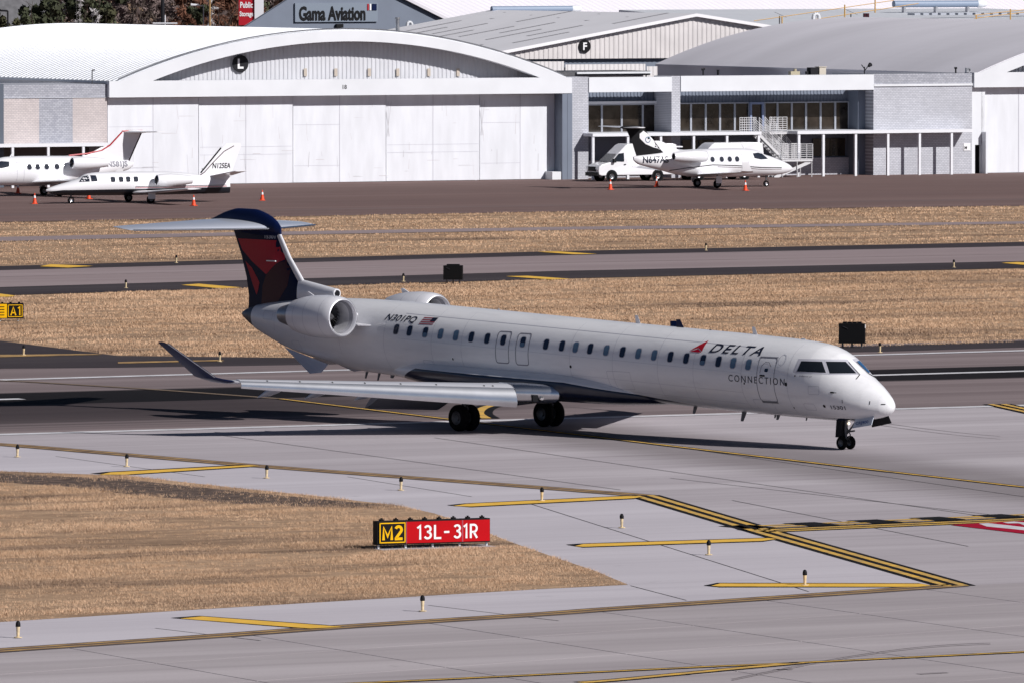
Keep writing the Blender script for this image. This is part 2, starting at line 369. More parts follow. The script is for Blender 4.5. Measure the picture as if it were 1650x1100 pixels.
# lower taxiway slabs on a 5.7 m grid along the runway direction
tw = empty('lower_taxiway', (0, 0, 0)); tw['kind'] = 'structure'
tw_line = gp([(0, 1047.5), (1492, 945.5)])
def uv(p): return (p[0]*UD[0]+p[1]*UD[1], p[0]*VD[0]+p[1]*VD[1])
ua, va = uv(tw_line[0]); ub, vb = uv(tw_line[1])
vtop = lambda u_: va+(vb-va)*(u_-ua)/(ub-ua)
slab_meshes = {}
for i in range(-9, 10):
    u0 = 95.2+5.72*i; u1 = u0+5.72
    for j in range(0, 7):
        t0, t1 = vtop(u0), vtop(u1); gp_ = .022
        y0 = 0 if j == 0 else -5.72*j; y1 = -5.72*(j+1)
        P = [(u0+gp_, t0+y0-gp_*(j > 0)), (u1-gp_, t1+y0-gp_*(j > 0)), (u1-gp_, t1+y1+gp_), (u0+gp_, t0+y1+gp_)]
        W = [(p[0]*UD[0]+p[1]*VD[0], p[0]*UD[1]+p[1]*VD[1]) for p in P]
        if min(q[1] for q in W) < 170: continue
        z = .008+random.uniform(-.001, .001)
        mb = MB(); mb.add([(q[0], q[1], z) for q in W]+[(q[0], q[1], -.004) for q in W], [(3, 2, 1, 0)]+[(k, (k+1) % 4, 4+(k+1) % 4, 4+k) for k in range(4)])
        mb.build('slab', M['concrete_taxi'], tw)
# joints cut in the other concrete
def strip(p, q, wd, z): 
    (x0, y0), (x1, y1) = p[:2], q[:2]; L = math.hypot(x1-x0, y1-y0); ex, ey = -(y1-y0)/L*wd/2, (x1-x0)/L*wd/2
    return [(x0-ex, y0-ey, z), (x1-ex, y1-ey, z), (x1+ex, y1+ey, z), (x0+ex, y0+ey, z)]
mb = MB()
for a, b in [((853, 811), (1303, 953)), ((1016, 943.5), (1106, 967)), ((355, 701), (1000, 789)), ((700, 705), (1650, 841)), ((1180, 806), (1560, 880)), ((880, 690), (1650, 800)), ((1080, 770), (1650, 835)), ((90, 735), (330, 768)), ((560, 768), (760, 800)), ((250, 1012), (420, 1032)), ((690, 975), (900, 1000))]:
    mb.add(strip(G(*a), G(*b), .05, .014), [(0, 1, 2, 3)])
o = mb.build('pavement_joint', M['joint']); o['kind'] = 'structure'

mb = MB()
def curve_strip(pts, wd, z):
    W = [G(*p)[:2] for p in pts]
    for a, b in zip(W[:-1], W[1:]): mb.add(strip(a, b, wd, z), [(0, 1, 2, 3)])
for k in range(2):
    o_ = k*2.2
    curve_strip([(1180+i*16, 1096-58*math.sin(i/26*1.5)-o_) for i in range(27)], .07, .0165)
    curve_strip([(1290+i*14, 660+i*.9+22*math.sin(i/22*1.4)+o_*2) for i in range(24)], .06, .0125)
curve_strip([(1480+i*9, 1086-i*.5) for i in range(6)], .25, .0165)
curve_strip([(1250+i*8, 1079-(i % 2)*.6) for i in range(4)], .22, .0165); curve_strip([(1200+i*6, 737+(i % 2)*.5) for i in range(4)], .22, .0125)
o = mb.build('tyre_mark', mat('tyre_mark', (.33, .295, .31), .9, var=.3, scale=2, spec=.08)); o['kind'] = 'structure'
# mid and far pavements
sheet('runway_far_shoulder', gp([(-900, 600), (190, 592), (520, 587), (1430, 566), (2600, 531), (2600, 524), (1650, 549), (1100, 567), (560, 577), (190, 573), (0, 549), (-900, 520)]), 0.006, M['asphalt_dark'])
def band(name, pts, z, m): return sheet(name, gp(pts), z, m)
band('parallel_taxiway_shoulder', [(-900, 518), (0, 476), (900, 449), (1650, 432), (2600, 410), (2600, 376), (1650, 390), (900, 405), (0, 429), (-900, 449)], .002, M['asphalt_dark'])
band('parallel_taxiway', [(-900, 495), (0, 463), (900, 437), (1650, 421), (2600, 400), (2600, 382), (1650, 397), (900, 412), (0, 436), (-900, 460)], .006, M['asphalt_far'])
mb = MB(); mb.add(strip(G(-300, 454), G(900, 424), .14, .010), [(0, 1, 2, 3)]); mb.add(strip(G(900, 424), G(2000, 403), .14, .010), [(0, 1, 2, 3)])
mb.add(strip(G(-300, 441), G(2000, 389), .10, .010), [(0, 1, 2, 3)])
o = mb.build('pavement_crack', M['black_worn']); o['kind'] = 'structure'
band('service_path', [(-900, 405), (0, 389), (380, 380), (900, 371), (1650, 361), (2600, 348), (2600, 344), (1650, 357), (900, 366), (380, 374.5), (0, 382), (-900, 396)], .002, M['asphalt_far'])
band('apron', [(-900, 372), (0, 358), (620, 346), (1100, 338), (1650, 332), (2600, 322), (2600, 120), (-900, 120)], .002, M['asphalt_apron'])
mb = MB()
for a, b, w_ in [((-300, 352), (900, 331), 2.4), ((900, 331), (2000, 317), 2.4)]: mb.add(strip(G(*a), G(*b), w_, .006), [(0, 1, 2, 3)])
o = mb.build('apron_concrete_strip', ground_mat('apron_strip', (.20, .145, .14), (.14, .10, .095), (.25, .19, .18), .6)); o['kind'] = 'structure'
mb = MB(); mb.add(strip(G(-300, 362), G(2000, 324), 3.0, .007), [(0, 1, 2, 3)])

# ------------------------------------------------------------------ painted markings
def pline(pts, wd, z, mb):
    W = [G(*p)[:2] for p in pts]; L, R = [], []
    for i, p in enumerate(W):
        a = W[max(0, i-1)]; b = W[min(len(W)-1, i+1)]; dx, dy = b[0]-a[0], b[1]-a[1]; l = math.hypot(dx, dy)
        o1 = wd[0]; o2 = wd[1]; nx, ny = -dy/l, dx/l
        L.append((p[0]+nx*o1, p[1]+ny*o1, z)); R.append((p[0]+nx*o2, p[1]+ny*o2, z))
    n = len(W); mb.add(L+R, [(i, i+1, n+i+1, n+i) for i in range(n-1)])
def marking(name, pts, mode, label, my=None, mk=None):
    e = empty(name, (0, 0, 0)); e['kind'] = 'structure'; e['label'] = label
    def smooth(pts, k=6):
        if len(pts) < 3: return pts
        out = []; P = [pts[0]]+list(pts)+[pts[-1]]
        for i in range(1, len(P)-2):
            for t in range(k):
                t /= k; a, b, c, d = P[i-1], P[i], P[i+1], P[i+2]
                out.append(tuple(.5*((2*b[q])+(-a[q]+c[q])*t+(2*a[q]-5*b[q]+4*c[q]-d[q])*t*t+(-a[q]+3*b[q]-3*c[q]+d[q])*t**3) for q in (0, 1)))
        return out+[pts[-1]]
    pts = smooth(pts) if mode != 'straight_double' else pts
    b = MB(); y = MB()
    if mode in ('double', 'straight_double'):
        pline(pts, (-.56, .56), .018, b); pline(pts, (-.36, -.12), .022, y); pline(pts, (.12, .36), .022, y)
    elif mode == 'single':
        pline(pts, (-.24, .24), .018, b); pline(pts, (-.10, .10), .022, y)
    elif mode == 'centre':
        pline(pts, (-.30, .30), .018, b); pline(pts, (-.16, .16), .022, y)
    elif mode == 'thick':
        pline(pts, (-.50, .50), .018, b); pline(pts, (-.18, .18), .022, y)
    elif mode == 'white':
        pline(pts, (-.42, .42), .018, y)
    if b.v: b.build('black_border', mk or M['black_paint'], e)
    y.build('stripe', my or M['yellow_paint'], e)
    return e
marking('taxi_edge_marking', [(-900, 738), (-500, 724), (-250, 713), (-110, 711.5), (0, 716), (190, 731.5), (382, 748), (550, 761), (864, 785), (1038, 798.5)], 'double', 'worn double yellow edge line running along the upper side of the grass island', M['yellow_worn'], M['black_worn'])
marking('taxi_edge_marking', [(1035, 798), (1244, 860), (1541, 944)], 'straight_double', 'bold double yellow line with black borders slanting to the right of the signs')
marking('taxi_edge_marking', [(-400, 1077), (0, 1048), (306, 1027.5), (550, 1010), (864, 990), (1000, 980), (1295, 960), (1540, 943)], 'double', 'worn double yellow line along the lower taxiway edge', M['yellow_worn'], M['black_worn'])
marking('taxi_centre_marking', [(-300, 602), (0, 613), (128, 620), (256, 628), (450, 642.2)], 'single', 'faded yellow line crossing the runway at far left', mat('faded_yellow', (.26, .19, .12), .8, spec=.1), M['black_worn'])
marking('taxi_centre_marking', [(452, 642.4), (713, 674), (1000, 708.7), (1280, 742), (1650, 784.7), (1900, 812)], 'single', 'long thin yellow line curving off the runway in front of the nose wheels')
marking('taxi_centre_marking', [(500, 1104), (598, 1100), (1000, 1081), (1157, 1073.5), (1276, 1068.5), (1650, 1050.5), (1900, 1040)], 'single', 'thin yellow line with black border crossing the bottom right corner')
marking('taxi_centre_marking', [(936, 1100), (1000, 1095), (1157, 1080), (1236, 1072.8), (1290, 1068)], 'centre', 'yellow line joining the bottom line from below')
marking('taxi_centre_marking', [(784, 674), (772, 666), (780, 657), (803, 651.5), (845, 645.5), (960, 632), (1300, 600)], 'thick', 'curved orange yellow line between the main wheels')
marking('runway_edge_marking', [(-400, 711.4), (1650, 653), (2200, 637.3)], 'white', 'white runway edge line nearest the camera', M['white_paint'])
marking('runway_edge_marking', [(-400, 623.4), (1650, 565), (2200, 549.3)], 'white', 'white runway edge line beyond the airliner', M['white_paint'])
e = marking('runway_centre_marking', [(-300, 650.2), (36, 642.6)], 'white', 'white centre stripe on the blackened runway band', M['white_paint'])
e = marking('runway_centre_marking', [(1392, 605), (1650, 597.8), (1900, 591)], 'white', 'white centre stripe right of the nose', M['white_paint'])
def patch(name, polys, label, mk=True, grow=1.18):
    e = empty(name); e['kind'] = 'structure'; e['label'] = label
    for k, (pl, m) in enumerate(polys):
        W = gp(pl); cx = sum(p[0] for p in W)/len(W); cy = sum(p[1] for p in W)/len(W)
        mb = MB(); mb.add([(x, y, .022+.002*k) for x, y in W], [tuple(range(len(W)))]); mb.build('stripe', m, e)
    return e
def bordered(pts, border_pts, label):
    patch('shoulder_stripe', [(border_pts, M['black_paint']), (pts, M['yellow_bright'])], label)
bordered([(160, 765), (178, 761.3), (400, 749.6), (418, 750.8), (200, 765)], [(146, 763), (172, 760.3), (388, 748.8), (420, 751.2), (400, 753), (200, 766)], 'yellow stripe on the shoulder at the upper left of the grass')
bordered([(730, 815.5), (752, 812), (1010, 799.5), (1038, 800), (1020, 803), (760, 816.3)], [(720, 814), (748, 811.2), (1010, 798.6), (1040, 800.2), (1022, 804), (760, 817.3)], 'yellow stripe above the red sign reaching the corner of the bold line')
bordered([(926, 880.2), (940, 876.8), (1238, 867.2), (1252, 868.6), (1228, 871.8), (940, 881.3)], [(912, 877.5), (938, 875.8), (1238, 866.2), (1255, 868.8), (1230, 872.8), (940, 882.3)], 'middle yellow stripe right of the red sign')
bordered([(1146, 944.3), (1160, 940.5), (1484, 940.8), (1500, 943.5), (1480, 945.8), (1160, 945.2)], [(1134, 943.6), (1156, 939.2), (1480, 939.8), (1502, 943.5), (1482, 946.2), (1160, 946.4)], 'lowest yellow stripe ending at the tip of the bold line')
bordered([(290, 997), (325, 993.6), (522, 1008), (552, 1010.5), (500, 1013)], [(275, 995.6), (322, 992.4), (524, 1007), (556, 1010.7), (500, 1014)], 'broad yellow stripe on the shoulder below the grass island')
for pl, lb in [([(64, 430), (82, 426.6), (150, 429.5), (110, 432)], 'yellow dash beyond the taxiway at far left'), ([(0, 474), (-60, 471), (-60, 479), (20, 479), (24, 477)], 'yellow dash at the left frame edge'),
               ([(292, 460), (320, 458), (388, 464), (360, 466)], 'yellow dash left of the red tail'), ([(815, 446), (850, 445.2), (918, 450), (890, 451.4)], 'yellow dash right of the black box above the fuselage'),
               ([(866, 406.4), (900, 406), (962, 410), (925, 410.6)], 'small yellow dash on the far taxiway edge'), ([(1614, 424.5), (1640, 423), (1700, 427), (1660, 428.5)], 'yellow dash at the right frame edge'),
               ([(-20, 572), (150, 570.2), (165, 571.6), (-20, 576)], 'faded yellow line on the dark shoulder at left'), ([(190, 583.5), (355, 580), (362, 581.6), (190, 586)], 'faded yellow line behind the winglet')]:
    patch('shoulder_stripe', [(pl, M['yellow_bright'] if 'faded' not in lb else M['yellow_worn'])], lb)
marking('taxi_edge_marking', [(1606, 651), (1720, 676)], 'straight_double', 'double yellow line starting at the right frame edge')
# hold-position marking with black blocks
hp = empty('hold_position_marking'); hp['kind'] = 'structure'; hp['label'] = 'runway holding position line of solid and dashed yellow with black blocks at right'
def HL(t): return (1196+t*(1650-1196), 850.5+t*(831-850.5)+0.0)
h0, h1 = G(*HL(0)), G(*HL(1.5)); hd = (h1[0]-h0[0], h1[1]-h0[1]); hl = math.hypot(*hd); hd = (hd[0]/hl, hd[1]/hl); hn = (-hd[1], hd[0])
def hrect(mb, s0, s1, w0, w1, z): mb.add([(h0[0]+hd[0]*s+hn[0]*w_, h0[1]+hd[1]*s+hn[1]*w_, z) for s, w_ in ((s0, w0), (s1, w0), (s1, w1), (s0, w1))], [(0, 1, 2, 3)])
mb = MB(); hrect(mb, -.6, hl, -2.15, -.55, .018); mb.build('black_border', M['black_paint'], hp)
for k, (a, b) in enumerate(((-1.95, -1.60), (-1.30, -.95))):
    mb = MB(); hrect(mb, -.3, hl, a, b, .022); mb.build('stripe', M['yellow_paint'], hp)
s = -.2; k = 0
while s < hl:
    if k % 2 == 0:
        mb = MB(); hrect(mb, s, min(hl, s+1.15), -.45, 1.0, .022); mb.build('black_block', M['black_paint'], hp)
    else:
        for a in (-.35, .3):
            mb = MB(); hrect(mb, s, min(hl, s+1.15), a, a+.33, .022); mb.build('stripe', M['yellow_paint'], hp)
    s += 1.15; k += 1
patch('painted_holding_sign', [([(1532, 846), (1650, 838.5), (1800, 829), (1900, 850), (1740, 871), (1650, 860)], M['red_paint']),
      ([(1577, 843.8), (1592, 843), (1650, 849.6), (1690, 854), (1690, 858), (1650, 854.5), (1590, 848.5)], M['white_paint']),
      ([(1616, 842), (1634, 840.6), (1650, 842), (1662, 845), (1650, 846.4), (1642, 843.6), (1624, 843.6)], M['white_paint']),
      ([(1662, 845), (1690, 842), (1710, 846), (1700, 850), (1685, 846)], M['white_paint'])], 'red painted holding sign with white numerals at the right edge')

# ------------------------------------------------------------------ dry grass
g = NG('dry_grass'); a_ = g.noise(.13, (2, 1, 1), YAW, 5, .65); b_ = g.noise(1.6, (3, 1, 1), YAW, 5, .8)
cc = g.mix(g.rng(a_, .38, .64), (.54, .355, .225), (.76, .525, .35)); cc = g.mix(g.rng(b_, .45, .72, 0, .65), cc, (.36, .24, .155)); pa_ = g.noise(.30, (7, 1.3, 1), YAW, 6, .75); cc = g.mix(g.rng(pa_, .50, .64, 0, .85), cc, (.19, .13, .098)); cc = g.mix(g.rng(g.noise(14, (1, 1, 1), 0, 2), .5, .7, 0, .4), cc, (.88, .66, .47))
M['dry_grass'] = g.done(cc, .95)
def inside(poly, x, y):
    r = np.zeros(len(x), bool); n = len(poly); j = n-1
    for i in range(n):
        xi, yi = poly[i]; xj, yj = poly[j]
        if yi != yj:
            c = ((yi > y) != (yj > y)) & (x < (xj-xi)*(y-yi)/(yj-yi)+xi); r ^= c
        j = i
    return r
def vnoise(x, y, s, seed):
    r = np.random.default_rng(seed); T = r.random((128, 128)); x = x/s; y = y/s
    xi = np.floor(x).astype(int); yi = np.floor(y).astype(int); fx = x-xi; fy = y-yi; fx = fx*fx*(3-2*fx); fy = fy*fy*(3-2*fy)
    t = lambda a, b: T[a % 128, b % 128]
    return (t(xi, yi)*(1-fx)+t(xi+1, yi)*fx)*(1-fy)+(t(xi, yi+1)*(1-fx)+t(xi+1, yi+1)*fx)*fy
def grass(name, poly, dens, hgt, wid, blades, seed, label, bare=None):
    P = np.array(poly); r = np.random.default_rng(seed)
    x0, y0 = P.min(0); x1, y1 = P.max(0); n = int((x1-x0)*(y1-y0)*dens)
    x = r.uniform(x0, x1, n); y = r.uniform(y0, y1, n); k = inside(poly, x, y); x, y = x[k], y[k]
    U = x*UD[0]+y*UD[1]; V = x*VD[0]+y*VD[1]
    nz = .5*vnoise(U/3, V, 1.1, seed+1)+.35*vnoise(U/2, V, .5, seed+2)+.15*vnoise(U, V, 3.0, seed+3)
    dn = np.clip((nz-.27)*2.8, .06, 1)
    if bare is not None: dn = np.where(inside(bare, x+r.normal(0, .5, len(x)), y+r.normal(0, 1.0, len(x))), .05, dn)
    k = r.random(len(x)) < dn; x, y, nz = x[k], y[k], nz[k]; n = len(x)
    vs = []
    sz = np.repeat(.25+1.5*nz, blades); bx = np.repeat(x, blades)+r.normal(0, wid*2.2, n*blades); by = np.repeat(y, blades)+r.normal(0, wid*2.2, n*blades); m = n*blades
    h = hgt*r.uniform(.5, 1.15, m)*sz; a = r.uniform(0, np.pi, m); ww = wid*r.uniform(.6, 1.2, m); ln = r.normal(0, .55, (m, 2))*h[:, None]
    V3 = np.zeros((m, 3, 3)); V3[:, 0, 0] = bx-np.cos(a)*ww/2; V3[:, 0, 1] = by-np.sin(a)*ww/2; V3[:, 1, 0] = bx+np.cos(a)*ww/2; V3[:, 1, 1] = by+np.sin(a)*ww/2
    V3[:, 2, 0] = bx+ln[:, 0]; V3[:, 2, 1] = by+ln[:, 1]; V3[:, 2, 2] = h; V3[:, :2, 2] = -.03
    me = bpy.data.meshes.new(name); me.vertices.add(m*3); me.vertices.foreach_set('co', V3.reshape(-1).astype(np.float32))
    me.loops.add(m*3); me.loops.foreach_set('vertex_index', np.arange(m*3, dtype=np.int32)); me.polygons.add(m)
    me.polygons.foreach_set('loop_start', np.arange(0, m*3, 3, dtype=np.int32)); me.update(calc_edges=True); me.materials.append(M['dry_grass'])
    o = bpy.data.objects.new(name, me); COL.objects.link(o); tag(o, label, 'grass', kind='stuff'); return o
isl = gp([(-200, 742), (0, 759), (200, 766), (400, 788), (500, 798), (640, 814), (700, 827), (745, 842), (820, 872), (900, 900), (960, 920), (1012, 942), (870, 949), (600, 965), (300, 983), (0, 1002), (-200, 1015)])
sheet('grass_island_ground', isl, .0135, M['dry_ground'])
soil = gp([(-200, 746), (0, 763), (200, 772), (330, 786), (450, 798), (560, 808), (640, 815), (610, 819), (480, 816), (350, 810), (200, 795), (100, 783), (0, 777), (-200, 763)])
M['bare_soil'] = mat('bare_soil', (.17, .125, .105), .95, var=.55, scale=2.2, detail=8, spec=.08)
sheet('bare_soil_strip', soil, .0165, M['bare_soil'])
grass('grass_island', isl, 100, .08, .018, 5, 11, 'dry tan grass island around the red runway sign', soil)
mid = gp([(-250, 500), (0, 478), (450, 462), (900, 451), (1650, 434), (1850, 429), (1850, 545), (1650, 551), (1100, 568), (560, 577), (190, 572), (120, 563), (0, 547), (-250, 530)])
grass('grass_verge', mid, 24, .07, .035, 5, 21, 'dry tan grass verge between the runway and the taxiway')
fa1 = gp([(-250, 432), (0, 427), (900, 404), (1650, 389), (1850, 385), (1850, 358), (1650, 361), (900, 371), (0, 389), (-250, 395)])
grass('grass_verge', fa1, 6, .06, .05, 5, 31, 'nearer strip of dry grass beyond the taxiway')
fa2 = gp([(-250, 388), (0, 382), (900, 366), (1650, 357), (1850, 354), (1850, 330), (1650, 332), (1100, 338), (620, 346), (0, 358), (-250, 363)])
grass('grass_verge', fa2, 5, .06, .06, 5, 41, 'farther strip of dry grass along the apron edge')
#===PART2===
# ------------------------------------------------------------------ hangars and other buildings (u along facade, v away, z up)
def building(label, cat='building', name='hangar', group=None):
    return empty(name, (OX, OY, 0), YAW, label, cat, group)
def ub(x0, x1, v=0.0, py=200): return B(x0, py, v)[0], B(x1, py, v)[0]
def zb(px, py, v=0.0): return B(px, py, v)[1]
def arc(u0, u1, z0, z1, n=40):
    w_, r = (u1-u0), (z1-z0); R = (w_*w_/4+r*r)/(2*r); cx, cz = (u0+u1)/2, z1-R; a = math.asin(w_/2/R)
    return [(cx+R*math.sin(-a+2*a*i/n), cz+R*math.cos(-a+2*a*i/n)) for i in range(n+1)]
def barrel_roof(parent, u0, u1, z0, z1, v0, v1, m, ribs=True, name='roof'):
    A = arc(u0, u1, z0, z1); Bk = arc(u0, u1, z0-.15, z1-.15)
    mb = MB(); n = len(A)
    R = [[(a[0], v, a[1]) for a in A]+[(b[0], v, b[1]) for b in reversed(Bk)] for v in (v0, v1)]
    mb.rings(R); o = mb.build(name, m, parent)
    if ribs:
        rb = MB(); v = v0+.6
        while v < v1:
            rb.rings([[(a[0], v-.02, a[1]), (a[0], v, a[1]+.07), (a[0], v+.02, a[1])] for a in A], caps=False, closed=True); v += .75
        r = rb.build('roof_rib', m, parent); r['kind'] = 'stuff'
    return o
def corrugated(parent, name, poly_top, zbot, v, m, pitch=.3, depth=.05):
    # poly_top: function u -> z top ; ribs real
    u0, u1 = poly_top[0]; f = poly_top[1]; mb = MB(); u = u0; prof = []
    while u < u1: prof += [(u, 0), (u+pitch*.38, 0), (u+pitch*.5, -depth), (u+pitch*.88, -depth)]; u += pitch
    for i in range(len(prof)-1):
        (a, da), (b, db) = prof[i], prof[i+1]; ca, cb = min(a, u1), min(b, u1)
        za, zb_ = max(f(ca), zbot), max(f(cb), zbot)
        mb.add([(ca, v+da, zbot), (cb, v+db, zbot), (cb, v+db, zb_), (ca, v+da, za)], [(0, 1, 2, 3)])
    return mb.build(name, m, parent)
def badge(parent, cu, cz, r, v, ch, disc='black', fg='sign_white', name='badge'):
    mb = MB(); mb.lathe([(0, 0), (0, r), (.06, r), (.06, 0)], (cu, v, cz), (0, -1, 0), 28); b = mb.build(name, M[disc], parent)
    bm = text_bm(ch, None, r*1.15, bold=.03); xs = [p.co.x for p in bm.verts]; wd = max(xs)
    place_bm(bm, 'letter', M[fg], lambda x, y: (cu-wd/2+x, v-.075, cz-r*.575+y), b)
    return b
# --- left hangar
hl_ = building('long white arch-fronted hangar with a round letter L badge behind the two left jets', 'hangar')
uL0, uL1 = ub(173, 918); zt = zb(173, 132); zf = zb(173, 158)
zt = (zb(173, 132)+zb(918, 124))/2; zf = (zb(173, 158)+zb(918, 150))/2
MB().box(uL0, uL1, -.35, .3, zf, zt).build('fascia_beam', M['white_wall'], hl_)
xs_ = [173, 320, 472, 622, 773, 903]; rec = [.75, .85, 1.0, 1.12, 1.3]
for i in range(5):
    a, b = ub(xs_[i], xs_[i+1], rec[i]-.35); d_ = MB().box(a+.02, b-.02, rec[i]-.35, rec[i]-.23, .03, zf+.3).build('door_leaf', M['door_white'], hl_)
    md = (a+b)/2; mb = MB(); mb.box(md-.018, md+.018, rec[i]-.365, rec[i]-.352, .05, zf); mb.build('seam', M['line_soft'], d_)
    for zz in ((2.05, 2.6) if i in (1, 3) else (1.2, 4.1)):
        MB().box(a+.1, b-.1 if i % 2 else md, rec[i]-.36, rec[i]-.352, zz, zz+.022).build('rail', M['line_soft'], d_)
def scuffs(parent, u0, u1, v, m, n, seed, z0=.1, z1=5.6, name='scuff'):
    R_ = random.Random(seed); mb = MB()
    for _ in range(n):
        u_, z_ = R_.uniform(u0, u1), R_.uniform(z0, z1); w_, h_ = (R_.uniform(.02, .05), R_.uniform(.3, 1.6)) if R_.random() < .6 else (R_.uniform(.3, 1.4), R_.uniform(.02, .06)); k_ = R_.uniform(-.15, .15)
        mb.add([(u_, v, z_), (u_+w_, v, z_), (u_+w_*.6+k_, v, min(z_+h_, z1)), (u_+k_, v, min(z_+h_, z1))], [(0, 1, 2, 3)])
    return mb.build(name, m, parent)
sm = mat('scuff_grey', (.60, .59, .62), .7); sm2 = mat('scuff_dark', (.52, .52, .55), .7)
for i in range(5):
    a, b = ub(xs_[i], xs_[i+1], rec[i]-.35); s1_ = scuffs(hl_, a+.2, b-.4, rec[i]-.354, sm, 9, 50+i); s1_['kind'] = 'stuff'; s2_ = scuffs(hl_, a+.2, b-.4, rec[i]-.357, sm2, 4, 80+i, .05, 2.2); s2_['kind'] = 'stuff'
    if i >= 3:
        mb = MB(); u_ = a+.05
        for k_ in range(3): mb.add([(u_+.1*k_, rec[i]-.36, 3.2), (u_+.1*k_+.03, rec[i]-.36, 3.2), (u_+.35-.25*k_+.03, rec[i]-.36, 5.7), (u_+.35-.25*k_, rec[i]-.36, 5.7)], [(0, 1, 2, 3)])
        mb.build('scuff', sm2, hl_)['kind'] = 'stuff'
MB().box(uL0, uL1+.3, 1.2, 1.4, 0, zf+.4).build('rear_wall', M['white_wall'], hl_)
MB().box(uL1-.75, uL1-.35, -.3, 1.2, 0, zf).build('side_jamb', M['dark_blue_wall'], hl_)
MB().box(uL1-.33, uL1+.05, -.3, 1.25, 0, zf).build('side_jamb', M['dark_blue_wall'], hl_)
MB().box(ub(888, 908)[0], ub(888, 908)[1], -.2, .9, 0, zb(888, 277)).build('bollard_box', M['white_wall'], hl_)
ao = ub(190, 908); ai = ub(243, 866); zpk = zb(530, 50); zpi = zb(545, 67)
O_ = arc(ao[0], ao[1], zt, zpk, 48); I_ = arc(ai[0], ai[1], zt, zpi, 48)
mb = MB()
R = [[(O_[i][0], v, O_[i][1]) for i in range(49)] for v in (-.35, .35)]; Q = [[(I_[i][0], v, I_[i][1]) for i in range(49)] for v in (-.35, .35)]
for k, (p, q) in enumerate(((R[0], Q[0]), (R[1], Q[1]), (R[0], R[1]), (Q[0], Q[1]))):
    mb.add(p+q, [(i, i+1, 49+i+1, 49+i) for i in range(48)])
mb.build('arch_band', M['white_wall'], hl_)
def arcz(u0, u1, z0, z1):
    w_, r = (u1-u0), (z1-z0); R = (w_*w_/4+r*r)/(2*r)
    return lambda u: z1-R+math.sqrt(max(R*R-(u-(u0+u1)/2)**2, 0))
corrugated(hl_, 'gable_siding', ((ao[0]+1, ao[1]-1), (lambda f: (lambda u: max(f(u)-.05, zt)))(arcz(ao[0], ao[1], zt, zpk))), zt-.05, 1.15, M['siding'], .33, .04)
barrel_roof(hl_, ao[0]-.2, ao[1]+.2, zt-.02, zpk+.03, -.25, 48, M['white_roof'])
MB().box(ao[0], ao[1], 1.3, 48, 0, zt).build('side_wall', M['siding_white'], hl_)
badge(hl_, B(387, 103, 1)[0], B(387, 103, 1)[1], .62, 1.0, 'L', 'dark', 'sign_white')
place_bm(text_bm('18', None, .30, bold=.02), 'number', M['dark'], lambda x, y: (B(552, 143, -.35)[0]+x, -.36, zb(552, 144, -.35)+y), hl_)
for px_ in (492, 541, 595, 641, 691, 738):   # pale stains = old bracket plates on the gable
    u_, z_ = B(px_, 121, 1.05); MB().box(u_-.12, u_+.12, 1.02, 1.05, z_-.1, z_+.45).build('bracket_plate', mat('old_bracket', (.48, .42, .36), .8), hl_)
mb = MB(); P = arc(ao[0], ao[1], zt, zpk, 24)
for i in range(24): mb.bar((P[i][0], -.1, P[i][1]+.14), (P[i+1][0], -.1, P[i+1][1]+.14), .05, 6)
mb.build('ridge_cable', M['metal_grey'], hl_)
# --- left annex
al = building('low pale brick annex with white awning at the left frame edge', 'annex', 'brick_annex')
a0, a1 = ub(-420, 173); zA = zb(100, 137); z1_ = zb(100, 157); z2_ = zb(100, 160.5); z3 = zb(100, 233)
MB().box(a0, a1-.02, .0, 8, z2_, zA).build('upper_brick_band', M['brick_grey'], al)
MB().box(a0, a1-.02, -.08, .02, z1_-.05, z2_+.12).build('coping', M['white_wall'], al)
um0, um1 = ub(63, 117)
MB().box(B(4, 200)[0], um0, -.01, 7.9, z3, z1_-.06).build('brick_wall', M['brick_pink'], al)
MB().box(um0+.005, um1, -.01, 7.9, z3, z1_-.06).build('brick_wall', M['brick_grey'], al)['label'] = 'grey painted middle section of brick'
MB().box(um1+.005, a1-.03, -.01, 7.9, z3, z1_-.06).build('brick_wall', M['brick_pink'], al)
MB().box(B(-12, 200)[0], B(4, 200)[0]-.01, -.25, 7.9, 0, zA+.1).build('pilaster', M['blue_grey'], al)
MB().box(a0, B(-13, 200)[0], -.01, 7.9, z3, z1_-.06).build('brick_wall', M['brick_pink'], al)
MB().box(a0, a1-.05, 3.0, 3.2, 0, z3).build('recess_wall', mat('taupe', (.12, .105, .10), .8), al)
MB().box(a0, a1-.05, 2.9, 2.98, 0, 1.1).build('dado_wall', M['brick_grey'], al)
MB().box(a0, a1-.3, -1.6, 0, z3-.12, z3+.1).build('awning', M['frame_white'], al)
for px_ in (-60, 20, 77.5, 134):
    u_ = B(px_, 260, -1.5)[0]; MB().box(u_-.09, u_+.09, -1.58, -1.4, 0, z3-.12).build('post', M['frame_white'], al)
MB().box(a0, ao[0]+.5, 3.3, 46, 0, zA-.6).build('flat_roof', M['white_roof'], al)
mb = MB(); u_, z_ = B(148.5, 131, 2); mb.bar((u_, 2, z_-.3), (u_, 2, z_+.75), .04, 6); mb.bar((u_, 2, z_+.75), (u_+.18, 2, z_+.78), .06, 6); mb.build('vent_pipe', M['dull_metal'], al)
